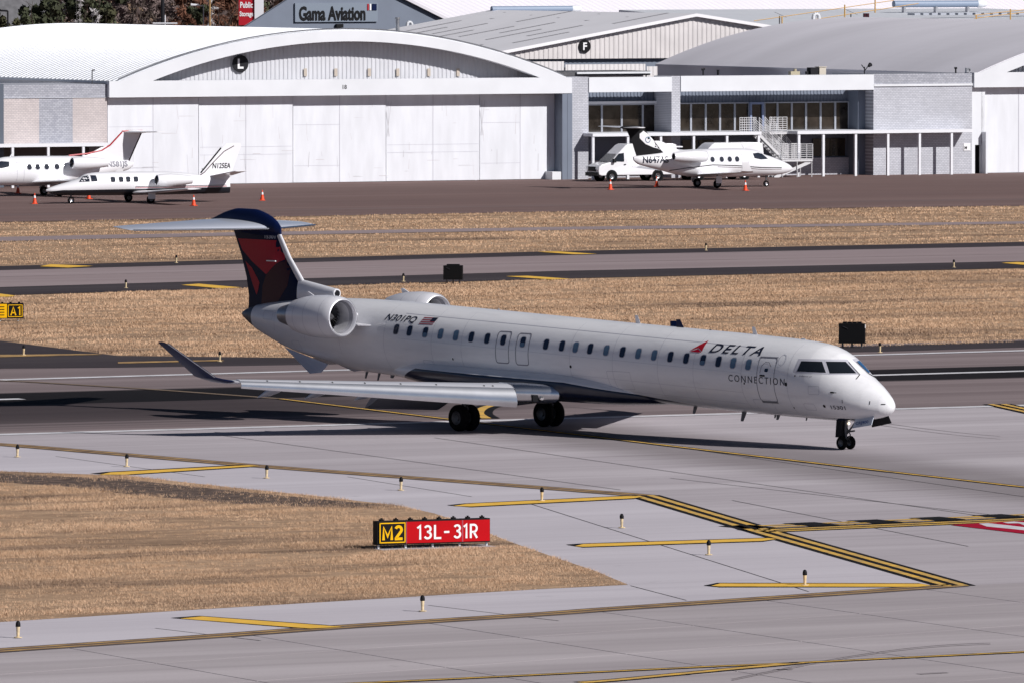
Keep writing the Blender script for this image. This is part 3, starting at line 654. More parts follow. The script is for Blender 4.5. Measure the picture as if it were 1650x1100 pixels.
# --- office building between the hangars
of = building('two-storey office block with dark glass band and white awning between the hangars', 'office building', 'office_building')
zt2 = zb(1240, 118); zf2 = zb(1240, 147.5)
zt2 = zt; zf2 = zf
p = [ub(930, 946), ub(1080, 1094)]
MB().box(uL1+.07, p[0][1], -.2, 2.5, 0, zt+.02).build('brick_pillar', M['brick_white'], of)
MB().box(p[1][0], p[1][1], -.2, 2.5, 0, zt+.02).build('brick_pillar', M['brick_white'], of)
uE0, uE1 = ub(1405, 1564)
MB().box(p[0][1]+.01, p[1][0]-.01, -.28, .6, zf2+.05, zt2-.02).build('fascia', M['white_wall'], of)
MB().box(p[1][1]+.01, uE0, -.28, .6, zf2+.05, zt2+.02).build('fascia', M['white_wall'], of)
zc_ = zb(1480, 138.5); zB = zb(1480, 212)
MB().box(uE0+.01, uE1, -.2, 6, zc_+.15, zt2+.05).build('upper_brick_band', M['brick_grey'], of)
MB().box(uE0+.01, uE1, -.3, 5, zc_-.02, zc_+.14).build('coping', M['white_wall'], of)
MB().box(uE0+.01, uE1, -.2, 6, 0, zc_-.03).build('brick_wall', M['brick_white'], of)
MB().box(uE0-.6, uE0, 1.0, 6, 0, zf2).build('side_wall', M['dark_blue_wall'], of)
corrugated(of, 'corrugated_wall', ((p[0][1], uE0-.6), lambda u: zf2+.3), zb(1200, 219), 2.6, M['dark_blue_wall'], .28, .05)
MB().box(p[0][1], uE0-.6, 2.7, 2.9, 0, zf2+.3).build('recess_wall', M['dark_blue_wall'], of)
zs0, zs1 = zb(1230, 214, 2.4), zb(1230, 165, 2.4)
zw0, zw1 = zb(1000, 217, 2.4), zb(1000, 168, 2.4)
def windows(xs, z0, z1, v=2.45):
    for a, b in zip(xs[:-1], xs[1:]):
        ua_, ub_ = B(a, 190, v)[0], B(b, 190, v)[0]
        f = MB(); f.box(ua_, ua_+.09, v-.06, v+.1, z0, z1); f.box(ub_-.05, ub_+.04, v-.06, v+.1, z0, z1); f.box(ua_+.09, ub_-.05, v-.06, v+.1, z1-.08, z1); f.box(ua_+.09, ub_-.05, v-.06, v+.1, z0, z0+.08)
        f = f.build('window_frame', M['frame_grey'], of)
        tl = random.uniform(-.02, .02)
        MB().add([(ua_+.09, v+tl, z0+.08), (ub_-.05, v-tl, z0+.08), (ub_-.05, v-tl*.6, z1-.08), (ua_+.09, v+tl*.5, z1-.08)], [(0, 1, 2, 3)]).build('pane', M['window_glass'], f)
windows([946, 969, 1001, 1035, 1060], zw0, zw1)
MB().box(p[0][1]+.02, B(1060, 190, 2.3)[0], 2.1, 2.4, zw1+.02, zw1+.2).build('blind_box', M['frame_white'], of)
windows([1094, 1112.6, 1136.4, 1159.4, 1183.2, 1206.5], zs0, zs1); windows([1231, 1252, 1275, 1298, 1321.4, 1345, 1367], zs0, zs1)
dA, dB = B(1208, 190, 2.3)[0], B(1230, 190, 2.3)[0]
f = MB().box(dA, dA+.14, 2.2, 2.5, zs0, zs1).box(dB-.14, dB, 2.2, 2.5, zs0, zs1).box(dA+.14, dB-.14, 2.2, 2.5, zs1-.15, zs1).build('upper_door', mat('door_blue', (.22, .27, .42), .5), of)
MB().box(dA+.14, dB-.14, 2.35, 2.4, zs0, zs1-.15).build('pane', M['glass_dark'], f)
corrugated(of, 'white_siding', ((B(1368, 190, 2.4)[0], B(1384, 190, 2.4)[0]), lambda u: zs1+.1), zs0-.1, 2.45, M['siding_white'], .28, .05)
zaw = zb(1000, 219.5, -1.5); zaw2 = zaw
for (x0, x1, ps) in ((953, 1225, (955, 1011, 1064, 1117, 1170.5, 1221.5)), (1283, 1566, (1286.5, 1326, 1378, 1430, 1481, 1532.5))):
    a, b = B(x0, 220, -1.5)[0], B(x1, 220, -1.5)[0]
    MB().box(a, b, -1.7, 2.5, zaw-.02, zaw+.2).build('awning', M['frame_white'], of)
    for px_ in ps:
        u_ = B(px_, 260, -1.5)[0]; MB().box(u_-.09, u_+.09, -1.62, -1.44, 0, zaw-.02).build('post', M['frame_white'], of)
MB().box(B(1225, 220, -1.5)[0]+.01, B(1283, 220, -1.5)[0]-.01, .3, 2.5, zaw-.02, zaw+.15).build('walkway', M['frame_grey'], of)
MB().box(p[0][1]+.02, uE0-.62, 2.35, 2.5, 0, 1.25).build('dado_wall', M['brick_white'], of)
for (a, b) in ((1310, 1337), (1338, 1362), (1100, 1125), (1127, 1150), (1020, 1050)):
    ua_, ub_ = B(a, 240, 2.5)[0], B(b, 240, 2.5)[0]; MB().box(ua_, ub_, 2.52, 2.58, 1.35, 2.65).build('lower_window', M['window_glass'], of)
MB().box(uL1, uE1, 2.9, 30, 0, zt-1.0).build('flat_roof', M['white_roof'], of)
place_bm(text_bm('M', None, .22, bold=.03), 'letter', M['dark'], lambda x, y: (B(1552, 238, -.2)[0]+x+.08, -.26, zb(1553, 241, -.2)+y), MB().box(B(1550, 238)[0], B(1561, 238)[0], -.25, -.2, zb(1553, 243), zb(1553, 231)).build('wall_sign', M['sign_white'], of))
# rooftop odds and ends
def roof_item(px, py, v, mbf, name, label, cat, m):
    u_, z_ = B(px, py, v); e = MB(); mbf(e, u_, v, z_); o = e.build(name, m); o.location = (OX, OY, 0); o.rotation_euler = (0, 0, YAW); tag(o, label, cat); return o
roof_item(1393, 118, 1.5, lambda e, u, v, z: (e.bar((u, v, z-.1), (u, v, z+.45), .04), e.bar((u, v, z+.15), (u+.35, v, z+.55), .035), e.bar((u, v, z+.3), (u-.25, v, z+.6), .035), e.bar((u+.3, v-.1, z+.5), (u+.5, v, z+.62), .1, 10, .16)), 'roof_antenna', 'forked dark antenna on the parapet left of the grey brick band', 'antenna', M['dark'])
roof_item(1310, 118, 2.5, lambda e, u, v, z: (e.box(u-.35, u+.25, v-.3, v+.3, z-.2, z+.4), e.box(u-.6, u+.55, v-.1, v+.1, z-.1, z+.12)), 'roof_fan', 'dark roof fan unit beside a cream box on the office parapet', 'fan unit', M['dark'])
roof_item(1324, 118, 2.6, lambda e, u, v, z: (e.box(u-.35, u+.2, v-.3, v+.3, z-.2, z+.42), e.box(u-.4, u+.25, v-.35, v+.35, z+.42, z+.47)), 'air_conditioner', 'cream air conditioning box beside the dark roof fan', 'air conditioner', mat('cream', (.55, .50, .42), .6))
roof_item(1281, 118, 2.6, lambda e, u, v, z: (e.box(u-.45, u+.3, v-.2, v+.2, z-.2, z+.12), e.bar((u, v, z+.1), (u, v, z+.3), .12)), 'roof_vent', 'small tan vent with dark cap on the office parapet', 'vent', mat('tan', (.45, .40, .28), .6))
roof_item(1133, 117, 2.6, lambda e, u, v, z: (e.bar((u, v, z-.2), (u, v, z+.2), .06), e.bar((u-.12, v, z+.2), (u+.12, v, z+.24), .08)), 'roof_vent', 'dark mushroom vent at the left end of the grey roof edge', 'vent', M['dark'])
roof_item(1157, 117, 2.6, lambda e, u, v, z: (e.bar((u, v, z-.2), (u, v, z+.14), .09), e.bar((u, v, z+.14), (u, v, z+.18), .12)), 'roof_vent', 'short dark roof vent right of the mushroom vent', 'vent', M['dark'])
roof_item(1540, 116, 1.0, lambda e, u, v, z: (e.bar((u, v, z-.1), (u, v, z+.28), .06), e.box(u-.08, u+.08, v-.08, v+.08, z+.2, z+.34)), 'roof_vent', 'dark stub on the parapet near the right hangar', 'vent', M['dark'])
roof_item(1560, 116, 1.0, lambda e, u, v, z: (e.box(u-.2, u+.2, v-.1, v+.1, z-.05, z+.02), e.box(u-.2, u+.2, v-.1, v+.1, z+.22, z+.28), e.box(u-.2, u-.13, v-.1, v+.1, z+.02, z+.22), e.box(u+.13, u+.2, v-.1, v+.1, z+.02, z+.22), e.box(u-.13, u+.13, v-.02, v+.02, z+.02, z+.22)), 'floodlight', 'square floodlight on the parapet beside the right hangar arch', 'floodlight', M['metal_grey'])
# outside stair
stair = empty('outside_stair', (OX, OY, 0), YAW, 'white metal outside stair with railings climbing to the upper office door', 'stair')
zl = zaw+.1; su0, su1 = B(1216, 210, -1.2)[0], B(1252, 240, -1.2)[0]; zm = zb(1290, 257, -2.0)
m0, m1 = B(1254, 250, -2)[0], B(1303, 250, -2)[0]
MB().box(m0, m1, -2.6, -.8, zm-.14, zm).build('landing', M['steel_white'], stair)
MB().box(B(1192, 214, -1)[0], B(1218, 214, -1)[0], -1.0, 2.4, zl-.12, zl).build('landing', M['steel_white'], stair)
MB().box(B(1240, 214, -1)[0], B(1268, 214, -1)[0], -1.0, 2.4, zl-.12, zl+.02).build('landing', M['steel_white'], stair)
def flight(ua_, za, ub_, zb_, v0, v1, n):
    mb = MB()
    for v in (v0, v1): mb.add([(ua_, v, za), (ub_, v, zb_), (ub_, v, zb_-.25), (ua_, v, za-.25), (ua_, v+.04, za), (ub_, v+.04, zb_), (ub_, v+.04, zb_-.25), (ua_, v+.04, za-.25)], [(0, 1, 2, 3), (7, 6, 5, 4), (0, 4, 5, 1), (1, 5, 6, 2), (2, 6, 7, 3), (3, 7, 4, 0)])
    mb.build('stringer', M['steel_white'], stair)
    for i in range(n):
        t = (i+.5)/n; u_ = ua_+(ub_-ua_)*t; z_ = za+(zb_-za)*t; MB().box(u_-.13, u_+.13, v0+.05, v1, z_-.1, z_-.07).build('step', M['metal_grey'], stair)
def railing(ua_, za, ub_, zb_, v, n=5, posts=4, h=1.05):
    mb = MB()
    for i in range(n+1): k = h*i/n+ .06; mb.bar((ua_, v, za+k), (ub_, v, zb_+k), .022, 5)
    for i in range(posts): t = i/(posts-1); mb.bar((ua_+(ub_-ua_)*t, v, za+(zb_-za)*t), (ua_+(ub_-ua_)*t, v, za+(zb_-za)*t+h+.08), .028, 5)
    mb.build('railing', M['steel_white'], stair)
fA, fB = B(1218, 214, -1)[0], B(1254, 214, -1)[0]
flight(fA, zl, fB+.3, zm+.0, -1.5, -.6, 9); railing(fA, zl, fB+.3, zm, -1.5, 6, 5); railing(fA, zl, fB+.3, zm, -.6, 6, 5)
f2, f3 = B(1240, 214, .2)[0], B(1268, 250, .2)[0]
flight(f2, zl, f3+.3, zm, .0, .9, 9); railing(f2, zl, f3+.3, zm, .0, 6, 5); railing(f2, zl, f3+.3, zm, .9, 6, 5)
railing(m0, zm, m1, zm, -2.6, 7, 6); railing(m0+.3, zm, m1, zm, -.8, 7, 5)
railing(B(1192, 214, -1)[0], zl, B(1218, 214, -1)[0], zl, -1.0, 6, 8); railing(B(1240, 214, -1)[0], zl, B(1268, 214, -1)[0], zl, -1.0, 7, 5)
mb = MB()
for u_ in (m0+.05, (m0+m1)/2, m1-.05): mb.bar((u_, -2.55, 0), (u_, -2.55, zm), .035, 6); mb.bar((u_, -.85, 0), (u_, -.85, zm), .035, 6)
mb.build('support_leg', M['steel_white'], stair)
flight(m1, zm, m0-.6, .1, -2.5, -1.6, 7)
# --- right hangar
hr = building('white arch-fronted hangar with pale grey barrel roof cut by the right frame edge', 'hangar')
uR0 = B(1566, 200)[0]; uR1 = uR0+(uL1-uL0)+1; off = uR0-uL0
MB().box(uR0, uR1, -.35, .3, zf2+.15, zt2+.1).build('fascia_beam', M['white_wall'], hr)
for i in range(5):
    a = uR0+1.0+i*6.4; b = a+6.4; d_ = MB().box(a+.02, b-.02, .4+.12*i, .52+.12*i, .03, zf2+.4).build('door_leaf', M['door_white'], hr)
    MB().box((a+b)/2-.03, (a+b)/2+.03, .385+.12*i, .398+.12*i, .05, zf2).build('seam', M['line_soft'], d_)
MB().box(uR0+.9, uR0+1.05, -.5, .35, 0, 3.05).build('door_wing', M['white_wall'], hr)
MB().box(B(1586, 250, .2)[0], uR0+.85, .1, .38, 0, zf2+.2).build('front_panel', M['white_wall'], hr); 
MB().box(uR0, B(1571, 250, .1)[0], .1, .38, 0, zf2+.2).build('front_panel', M['white_wall'], hr)
MB().box(B(1571, 250, .1)[0], B(1586, 250, .1)[0]-.01, .1, .38, 2.1, zf2+.2).build('front_panel', M['white_wall'], hr)
MB().box(B(1571, 250, .1)[0], B(1586, 250, .1)[0], .5, .6, 0, 2.1).build('doorway', M['black'], hr)
MB().box(uR0+.86, uR1+.3, 1.2, 1.4, 0, zf2+.4).build('rear_wall', M['white_wall'], hr)
ro = (ao[0]+off-.3, ao[1]+off); ri = (ai[0]+off-.6, ai[1]+off)
O_ = arc(ro[0], ro[1], zt2+.1, zpk+.2, 48); I_ = arc(ri[0], ri[1], zt2+.1, zpi+.1, 48); mb = MB()
R = [[(a[0], v, a[1]) for a in O_] for v in (-.35, .35)]; Q = [[(a[0], v, a[1]) for a in I_] for v in (-.35, .35)]
for (p_, q_) in ((R[0], Q[0]), (R[1], Q[1]), (R[0], R[1]), (Q[0], Q[1])): mb.add(p_+q_, [(i, i+1, 50+i, 49+i) for i in range(48)])
mb.build('arch_band', M['white_wall'], hr)
corrugated(hr, 'gable_siding', ((ro[0]+1, ro[1]-1), (lambda f: (lambda u: max(f(u)-.05, zt2)))(arcz(ro[0], ro[1], zt2+.1, zpk+.2))), zt2-.05, 1.15, M['siding'], .33, .07)
barrel_roof(hr, ro[0]-.3, ro[1]+.2, zt2+.05, zpk+.23, -.25, 50, M['grey_roof'], ribs=False)
MB().box(ro[0]-.1, ro[1], 1.3, 50, 0, zt2+.02).build('side_wall', M['grey_roof'], hr)
# --- building F (behind)
VF = 62.0
hf = building('cream ribbed gabled hangar with a round letter F badge behind the left hangar', 'hangar')
uF0, zF0 = B(770, 94, VF); uF1, zF1 = B(1330, 70, VF); uP, zP = B(1118, 23, VF); zFb = B(940, 95, VF)[1]
zF0 = B(812, 82, VF)[1]; uF0_ = B(812, 82, VF)[0]; zF1_ = B(1250, 44, VF)[1]; uF1_ = B(1250, 44, VF)[0]
sl_ = (zP-zF0)/(uP-uF0_); sr_ = (zF1_-zP)/(uF1_-uP)
def fz(u): return zP-(uP-u)*sl_ if u < uP else zP+(u-uP)*sr_
corrugated(hf, 'gable_siding', ((uF0_-8, uF1_+6), fz), zFb, VF, mat('cream_siding', (.66, .63, .63), .6, var=.1, scale=.6), .42, .045)
MB().box(uF0_-8, uF1_+6, VF+.4, VF+.6, 0, zFb).build('lower_wall', M['dark_blue_wall'], hf)
for (x0, x1, vv) in ((780, 912, .1), (912, 1042, .35), (1042, 1180, .55)):
    a, b = B(x0, 110, VF)[0], B(x1, 110, VF)[0]; corrugated(hf, 'door_leaf', ((a, b-.05), lambda u: zFb-.1-vv), 0, VF+.3-vv*.6, M['siding_white'], .38, .035)
mb = MB(); 
for (ua_, ub_) in ((uF0_-9, uP), (uP, uF1_+7)):
    za, zb_ = fz(ua_)+.05, fz(ub_)+.05
    mb.add([(ua_, VF-.5, za), (ub_, VF-.5, zb_), (ub_, VF+36, zb_), (ua_, VF+36, za), (ua_, VF-.5, za-.25), (ub_, VF-.5, zb_-.25), (ub_, VF+36, zb_-.25), (ua_, VF+36, za-.25)], [(0, 1, 2, 3), (4, 7, 6, 5), (0, 4, 5, 1), (3, 2, 6, 7), (0, 3, 7, 4)])
mb.build('roof', mat('pale_roof', (.84, .83, .86), .55, var=.05, scale=.2), hf)
mb = MB()
for i in range(16):
    t = VF+2+i*3.6; u_ = uF0_-7+ (i*7.3) % 24; mb.box(u_, u_+6, t, t+.12, fz(u_)+.06, fz(u_)+.1)
    
mb = MB()
for i in range(9):
    for k in range(3):
        u_ = uF0_-6+k*9+((i*3) % 5); v_ = VF+4+i*3.4; z0_, z1_s = fz(u_)+.07, fz(u_+5)+.07
        mb.add([(u_, v_, z0_), (u_+5, v_, z1_s), (u_+5, v_+.5, z1_s), (u_, v_+.5, z0_)], [(0, 1, 2, 3)])
mb.build('skylight_strip', mat('skylight', (.45, .44, .46), .5), hf)
badge(hf, B(941, 75, VF)[0], B(941, 75, VF)[1], .52, VF-.12, 'F', 'black', 'sign_white')
place_bm(text_bm('24', None, .34, bold=.02), 'number', M['dark'], lambda x, y: (B(1111, 88, VF)[0]+x+.05, VF-.16, B(1111, 88, VF)[1]+y), MB().box(B(1109, 88, VF)[0], B(1119, 88, VF)[0], VF-.14, VF-.1, B(1111, 91, VF)[1], B(1111, 80, VF)[1]).build('number_plate', M['sign_white'], hf))
u_, z_ = B(1000, 117, 50); can = building('flat white canopy edge between the left hangar roof and the grey roof', 'canopy', 'canopy')
MB().box(B(897, 116, 45)[0], B(1048, 116, 45)[0], 45, 50, B(1000, 122, 45)[1], B(1000, 115, 45)[1]).build('canopy_roof', M['dull_metal'], can)
MB().box(B(928, 116, 45)[0], B(1048, 116, 45)[0], 44.8, 44.98, B(1000, 119, 45)[1], B(1000, 116, 45)[1]).build('canopy_edge', M['white_wall'], can)
MB().box(B(930, 116, 45)[0], B(1046, 116, 45)[0], 46, 49, 0, B(1000, 122, 45)[1]-.02).build('canopy_wall', M['siding_white'], can)
# --- dark gable building with lettering (behind)
VG = 120.0
hg = building('dark blue-grey gabled hangar with large aviation lettering at the top of the frame', 'hangar')
gx = lambda px, py: B(px, py, VG)
c0 = gx(378, 52); c1 = gx(545, -52); c2 = gx(712, 42)
c0 = (c0[0]-4, c0[1]-2.4); c2 = (c2[0]+9, c2[1]-5.6*.62)
MB().prism([(c0[0], 0), (c2[0], 0), (c2[0], c2[1]), (c1[0], c1[1]), (c0[0], c0[1])], 1, VG, VG+.4).build('gable_wall', M['dark_blue_wall'], hg)
EX, EV = 95.0, 28.0     # the building runs back to the right of its gable
mb = MB(); a, b = c1, c2
def q(t, s, dz=0): return (a[0]+(b[0]-a[0])*t+EX*s, VG-.4+EV*s, a[1]+(b[1]-a[1])*t+dz)
mb.add([q(0, 0, .02), q(1, 0, .02), q(1, 1, .02), q(0, 1, .02), q(0, 0, .3), q(1, 0, .3), q(1, 1, .3), q(0, 1, .3)], [(0, 1, 2, 3), (4, 7, 6, 5), (0, 4, 5, 1), (3, 2, 6, 7), (0, 3, 7, 4), (1, 5, 6, 2)])
mb.add([(c0[0], VG+.45, c0[1]), (c1[0], VG+.45, c1[1]), (c1[0]+EX, VG+EV, c1[1]), (c0[0]+EX, VG+EV, c0[1])], [(0, 1, 2, 3)])
mb.build('roof', mat('pale_metal_roof', (.66, .64, .69), .6, var=.06, scale=.2), hg)
mb = MB(); s = .004
while s < 1:
    mb.rings([[q(t, s-.0016, .30), q(t, s, .40), q(t, s+.0016, .30)] for t in (0, 1)]); s += .0085
o = mb.build('roof_rib', mat('roof_rib', (.60, .58, .63), .6), hg); o['kind'] = 'stuff'
MB().add([(c2[0], VG+.4, 0), (c2[0]+EX, VG+EV, 0), (c2[0]+EX, VG+EV, c2[1]), (c2[0], VG+.4, c2[1])], [(0, 1, 2, 3)]).build('side_wall', M['siding_white'], hg)
uS0, zS0 = gx(474, 36); uS1, zS1 = gx(607, 5)
sg = MB().box(uS0, uS1, VG-.2, VG-.02, zS0, zS1).build('sign_board', mat('sign_slate', (.20, .24, .30), .5), hg)
tx0, tz0 = gx(480, 34); tx1, tz1 = gx(587, 10)
place_bm(text_bm('Gama Aviation', tx1-tx0, tz1-tz0, bold=.035), 'lettering', M['black'], lambda x, y: (tx0+x, VG-.25, tz0+y), sg)
fx0, fz0 = gx(588, 17); 
for k, m_ in enumerate(('red', 'sign_white', 'navy')): MB().box(fx0+.12+k*.22, fx0+.26+k*.22 if k < 2 else fx0+1.0, VG-.26, VG-.22, fz0, fz0+.55).build('flag_bar', M[m_], sg)
MB().box(gx(540, 0)[0], gx(551, 0)[0], VG-.3, VG-.05, gx(545, 45)[1], gx(545, 39)[1]).build('number_plate', M['black'], hg)
def tube_duct(x0, x1, py, v, r, label, cap=True):
    a, z_ = B(x0, py, v); b, _ = B(x1, py, v); e = empty('roof_duct', (OX, OY, 0), YAW, label, 'duct')
    mb = MB(); mb.bar((a, v, z_), (b, v, z_), r, 20); mb.build('duct_body', mat('duct_blue', (.22, .28, .38), .5), e, True)
    mb = MB(); mb.lathe([(0, r*.9), (.15, r*1.15), (.5, r*1.15), (.9, r*.8), (1.0, .01)], (b-.1, v, z_), (1, 0, 0), 18); mb.build('duct_cap', M['white_wall'], e, True)
    mb = MB()
    for u_ in (a+1, (a+b)/2, b-1): MB().box(u_-.1, u_+.1, v-.2, v+.2, z_-r-1.6, z_-r*.8).build('duct_support', M['metal_grey'], e)
tube_duct(792, 922, 15, VF+35, .24, 'long slate blue duct with white cap on the ridge left of the letter F')
tube_duct(1440, 1575, 7, 95, .30, 'long blue grey duct with white cap at the top right of the frame')
wb = building('white roofed building behind the pale grey barrel roof at top right', 'building', 'white_roof_building')
a, b = B(1395, 40, 62)[0], B(2000, 40, 62)[0]; zz = B(1500, 33, 62)[1]; zz2 = B(1500, 14, 105)[1]
MB().add([(a-6, 62, zz-.6), (b, 62, zz), (b, 105, zz2), (a, 105, zz2), (a-6, 62, 0), (b, 62, 0), (b, 105, 0), (a, 105, 0)], [(0, 1, 2, 3), (0, 4, 5, 1), (1, 5, 6, 2), (2, 6, 7, 3), (3, 7, 4, 0)]).build('building_body', M['white_roof'], wb)
mb = MB()
for i in range(14):
    u_ = B(1470+14*i, 20, 80)[0]; t = (80-62)/43; z_ = zz+(zz2-zz)*t+.05; mb.box(u_, u_+.55, 79.6, 80.8, z_-.05, z_+.12)
mb.build('skylight_row', M['frame_grey'], wb)
# yellow roof guard rails (behind)
gr = empty('roof_guardrail', (OX, OY, 0), YAW, 'thin yellow guard rail with posts on the roofs at top right', 'guard rail')
mb = MB()
def rail(p, q, v): 
    (a, za), (b, zb_) = B(*p, v), B(*q, v); mb.bar((a, v, za), (b, v, zb_), .032, 5)
rail((1215, 34), (1440, 1), 60); rail((1252, 41), (1480, 6), 60); rail((1570, 30), (1660, 19), 60); rail((1570, 25), (1660, 15), 60)
for px_, a_, b_ in ((1260, 45, 27), (1361, 25, 8), (1410, 15, 0), (1573, 31, 25), (1628, 28, 15)):
    (u_, z0_), (_, z1_s) = B(px_, a_, 60), B(px_, b_, 60); mb.bar((u_, 60, z0_-.3), (u_, 60, z1_s), .06, 5)
mb.build('rail', mat('rail_yellow', (.60, .36, .10), .6), gr)
for i, (px_, py_) in enumerate(((1258, 26), (1373, 22))):
    u_, z_ = B(px_, py_, 61); mb = MB(); mb.add([(u_-.6, 60.8, z_+.3), (u_+.5, 60.8, z_-.15), (u_+.6, 61.4, z_-.1), (u_-.5, 61.4, z_+.35)], [(0, 1, 2, 3)]); mb.bar((u_, 61.2, z_-.9), (u_, 61.2, z_), .05)
    o = mb.build('solar_panel', M['dull_metal']); o.location = (OX, OY, 0); o.rotation_euler = (0, 0, YAW); tag(o, ['small tilted dark solar panel on a post beside the F building ridge', 'small tilted panel right of the white vent hood on the guard rail'][i], 'solar panel')
def vent_hood(px, py, v, r, label):
    u_, z_ = B(px, py, v); mb = MB(); P = [(u_-r, z_-r*2.5), (u_-r, z_)]+[(u_-r*math.cos(t), z_+r*math.sin(t)) for t in (.5, 1.0, 1.57, 2.1, 2.6, 3.1)]+[(u_+r, z_-r*.6)]
    for a, b in zip(P[:-1], P[1:]): mb.bar((a[0], v, a[1]), (b[0], v, b[1]), r*.55, 10)
    o = mb.build('vent_hood', M['white_wall'], None, True); o.location = (OX, OY, 0); o.rotation_euler = (0, 0, YAW); tag(o, label, 'vent')
vent_hood(1315, 28, 60, .26, 'white gooseneck vent hood between the yellow rails')
vent_hood(660, 40, 100, .22, 'dark gooseneck shape at the foot of the slate gable')
u_, z_ = B(640.5, 49, 6); mb = MB(); mb.bar((u_, 6, z_-.3), (u_, 6, z_+.8), .14, 12); mb.bar((u_, 6, z_+.8), (u_, 6, z_+.92), .2, 12); o = mb.build('exhaust_stack', M['metal_grey'], None, True); o.location = (OX, OY, 0); o.rotation_euler = (0, 0, YAW); tag(o, 'pale metal exhaust stack rising from the left hangar roof', 'exhaust stack')
u_, z_ = B(1396, 30, 52); mb = MB(); mb.bar((u_, 52, z_-1), (u_, 52, z_), .04); mb.box(u_-.25, u_-.08, 51.9, 52.1, z_, z_+.4); mb.box(u_+.02, u_+.2, 51.9, 52.1, z_, z_+.4); o = mb.build('obstruction_light', M['maroon']); o.location = (OX, OY, 0); o.rotation_euler = (0, 0, YAW); tag(o, 'twin red obstruction light above the grey barrel roof', 'warning light')

# ------------------------------------------------------------------ far trees, poles, storage sign
def P3(px, py, Y): d = ray(px, py); t = Y/d[1]; return Vector((d[0]*t, Y, CAMZ+d[2]*t))
def tree(px, top, Y, wpx, m, label, dens=1.0, leaf=.42, pale=False, cat='tree', group=None, trunk_m=None):
    t = P3(px, top, Y); hh = t.z; wm = wpx/FPX*Y/2; e = empty('tree', (t.x, Y, 0), random.uniform(0, 6), label, cat, group)
    mb = MB(); mb.bar((0, 0, -.1), (0, 0, hh*.45), wm*.075, 8, wm*.05)
    for i in range(9):
        a = i*2.4; q = (math.cos(a)*wm*.75, math.sin(a)*wm*.75, hh*random.uniform(.5, .92)); s_ = (0, 0, hh*random.uniform(.22, .44)); mb.bar(s_, q, wm*.035, 6, wm*.008)
        for k in range(4):
            tt = random.uniform(.4, .9); b0 = Vector(s_).lerp(Vector(q), tt); b1 = b0+Vector((random.uniform(-1, 1), random.uniform(-1, 1), random.uniform(.3, 1.2)))*wm*.4; mb.bar(b0, b1, wm*.014, 4, wm*.004, caps=False)
    mb.build('trunk', trunk_m or M['trunk'], e)
    n = int(2600*dens); C_ = [(rng.normal(0, .42)*wm, rng.normal(0, .42)*wm, hh*rng.uniform(.3, .95), rng.uniform(.16, .34)*wm) for _ in range(26)]
    ci = rng.integers(0, 26, n); cen = np.array([c[:3] for c in C_])[ci]; rad = np.array([c[3] for c in C_])[ci]
    dr = rng.normal(0, 1, (n, 3)); dr /= np.linalg.norm(dr, axis=1)[:, None]; p_ = cen+dr*(rad*rng.uniform(.55, 1.05, n))[:, None]; p_[:, 2] = np.clip(p_[:, 2], hh*.12, hh*1.02)
    q1 = rng.normal(0, 1, (n, 3)); q1 /= np.linalg.norm(q1, axis=1)[:, None]; q2 = np.cross(q1, dr); 
    sz = leaf*rng.uniform(.5, 1.2, n)[:, None]; asp = .22 if pale else .8
    V = np.stack([p_-q1*sz, p_+q2*sz*asp, p_+q1*sz, p_-q2*sz*asp], 1).reshape(-1, 3)
    me = bpy.data.meshes.new('crown'); me.from_pydata(V.tolist(), [], [(4*i, 4*i+1, 4*i+2, 4*i+3) for i in range(n)]); me.materials.append(m)
    o = bpy.data.objects.new('crown', me); COL.objects.link(o); o.parent = e; return e
for px, top, Y, wp, mk_, lb, pl in [
    (70, -25, 1000, 90, 'leaf_green', 'dark evergreen tree just right of the grey roofed house', False), (135, -45, 960, 110, 'leaf_green', 'large dark green tree at the top left behind the white barrel roof', False),
    (166, 8, 930, 55, 'leaf_olive', 'low olive bush tree standing right of the large evergreen', False), (8, 24, 930, 34, 'leaf_olive', 'olive bush at the top left corner in front of the white wall', False),
    (215, -60, 1050, 90, 'twig_brown', 'bare brown tree right of the evergreens', True), (262, -55, 1020, 100, 'twig_brown', 'bare brown tree behind the dark pole', True),
    (300, -40, 1010, 70, 'twig_rust', 'rust coloured bare tree left of the thin tan pole', True), (352, -40, 1030, 90, 'twig_rust', 'rust and grey bare tree left of the red storage sign', True), (318, 6, 950, 34, 'leaf_green', 'small dark green tree under the street light', False),
    (400, -70, 1120, 80, 'leaf_green', 'dark tree directly behind the white sign column', False), (-60, -40, 1000, 120, 'leaf_green', 'dark tree outside the left frame edge', False)]:
    tree(px, top, Y, wp, M[mk_], lb, 1.3, .36 if not pl else .6, pl)
for i in range(4): tree([100, 128, 152, 340][i], [-5, -18, 2, -12][i], [958, 946, 925, 1000][i], 16, M['twig_pale'], ['pale bare tree in front of the large evergreen, leftmost', 'pale bare tree in front of the large evergreen, tallest', 'small pale bare tree at the right of the evergreen', 'pale grey bare tree between the tan pole and the red sign'][i], .12, .3, True, trunk_m=M['twig_pale'])
mb = MB(); wd_ = mb  # distant wood: many crowns as one mass
n = 26000; X_ = rng.uniform(-120, 60, n); Y_ = rng.uniform(1180, 1230, n); Z_ = rng.uniform(0, 1, n)**.8*(20+4*np.sin(X_*.21)+3*np.sin(X_*.57))
q1 = rng.normal(0, .75, (n, 3)); q2 = rng.normal(0, .3, (n, 3)); P_ = np.stack([X_, Y_, Z_], 1); V = np.stack([P_-q1, P_+q2, P_+q1, P_-q2], 1).reshape(-1, 3)
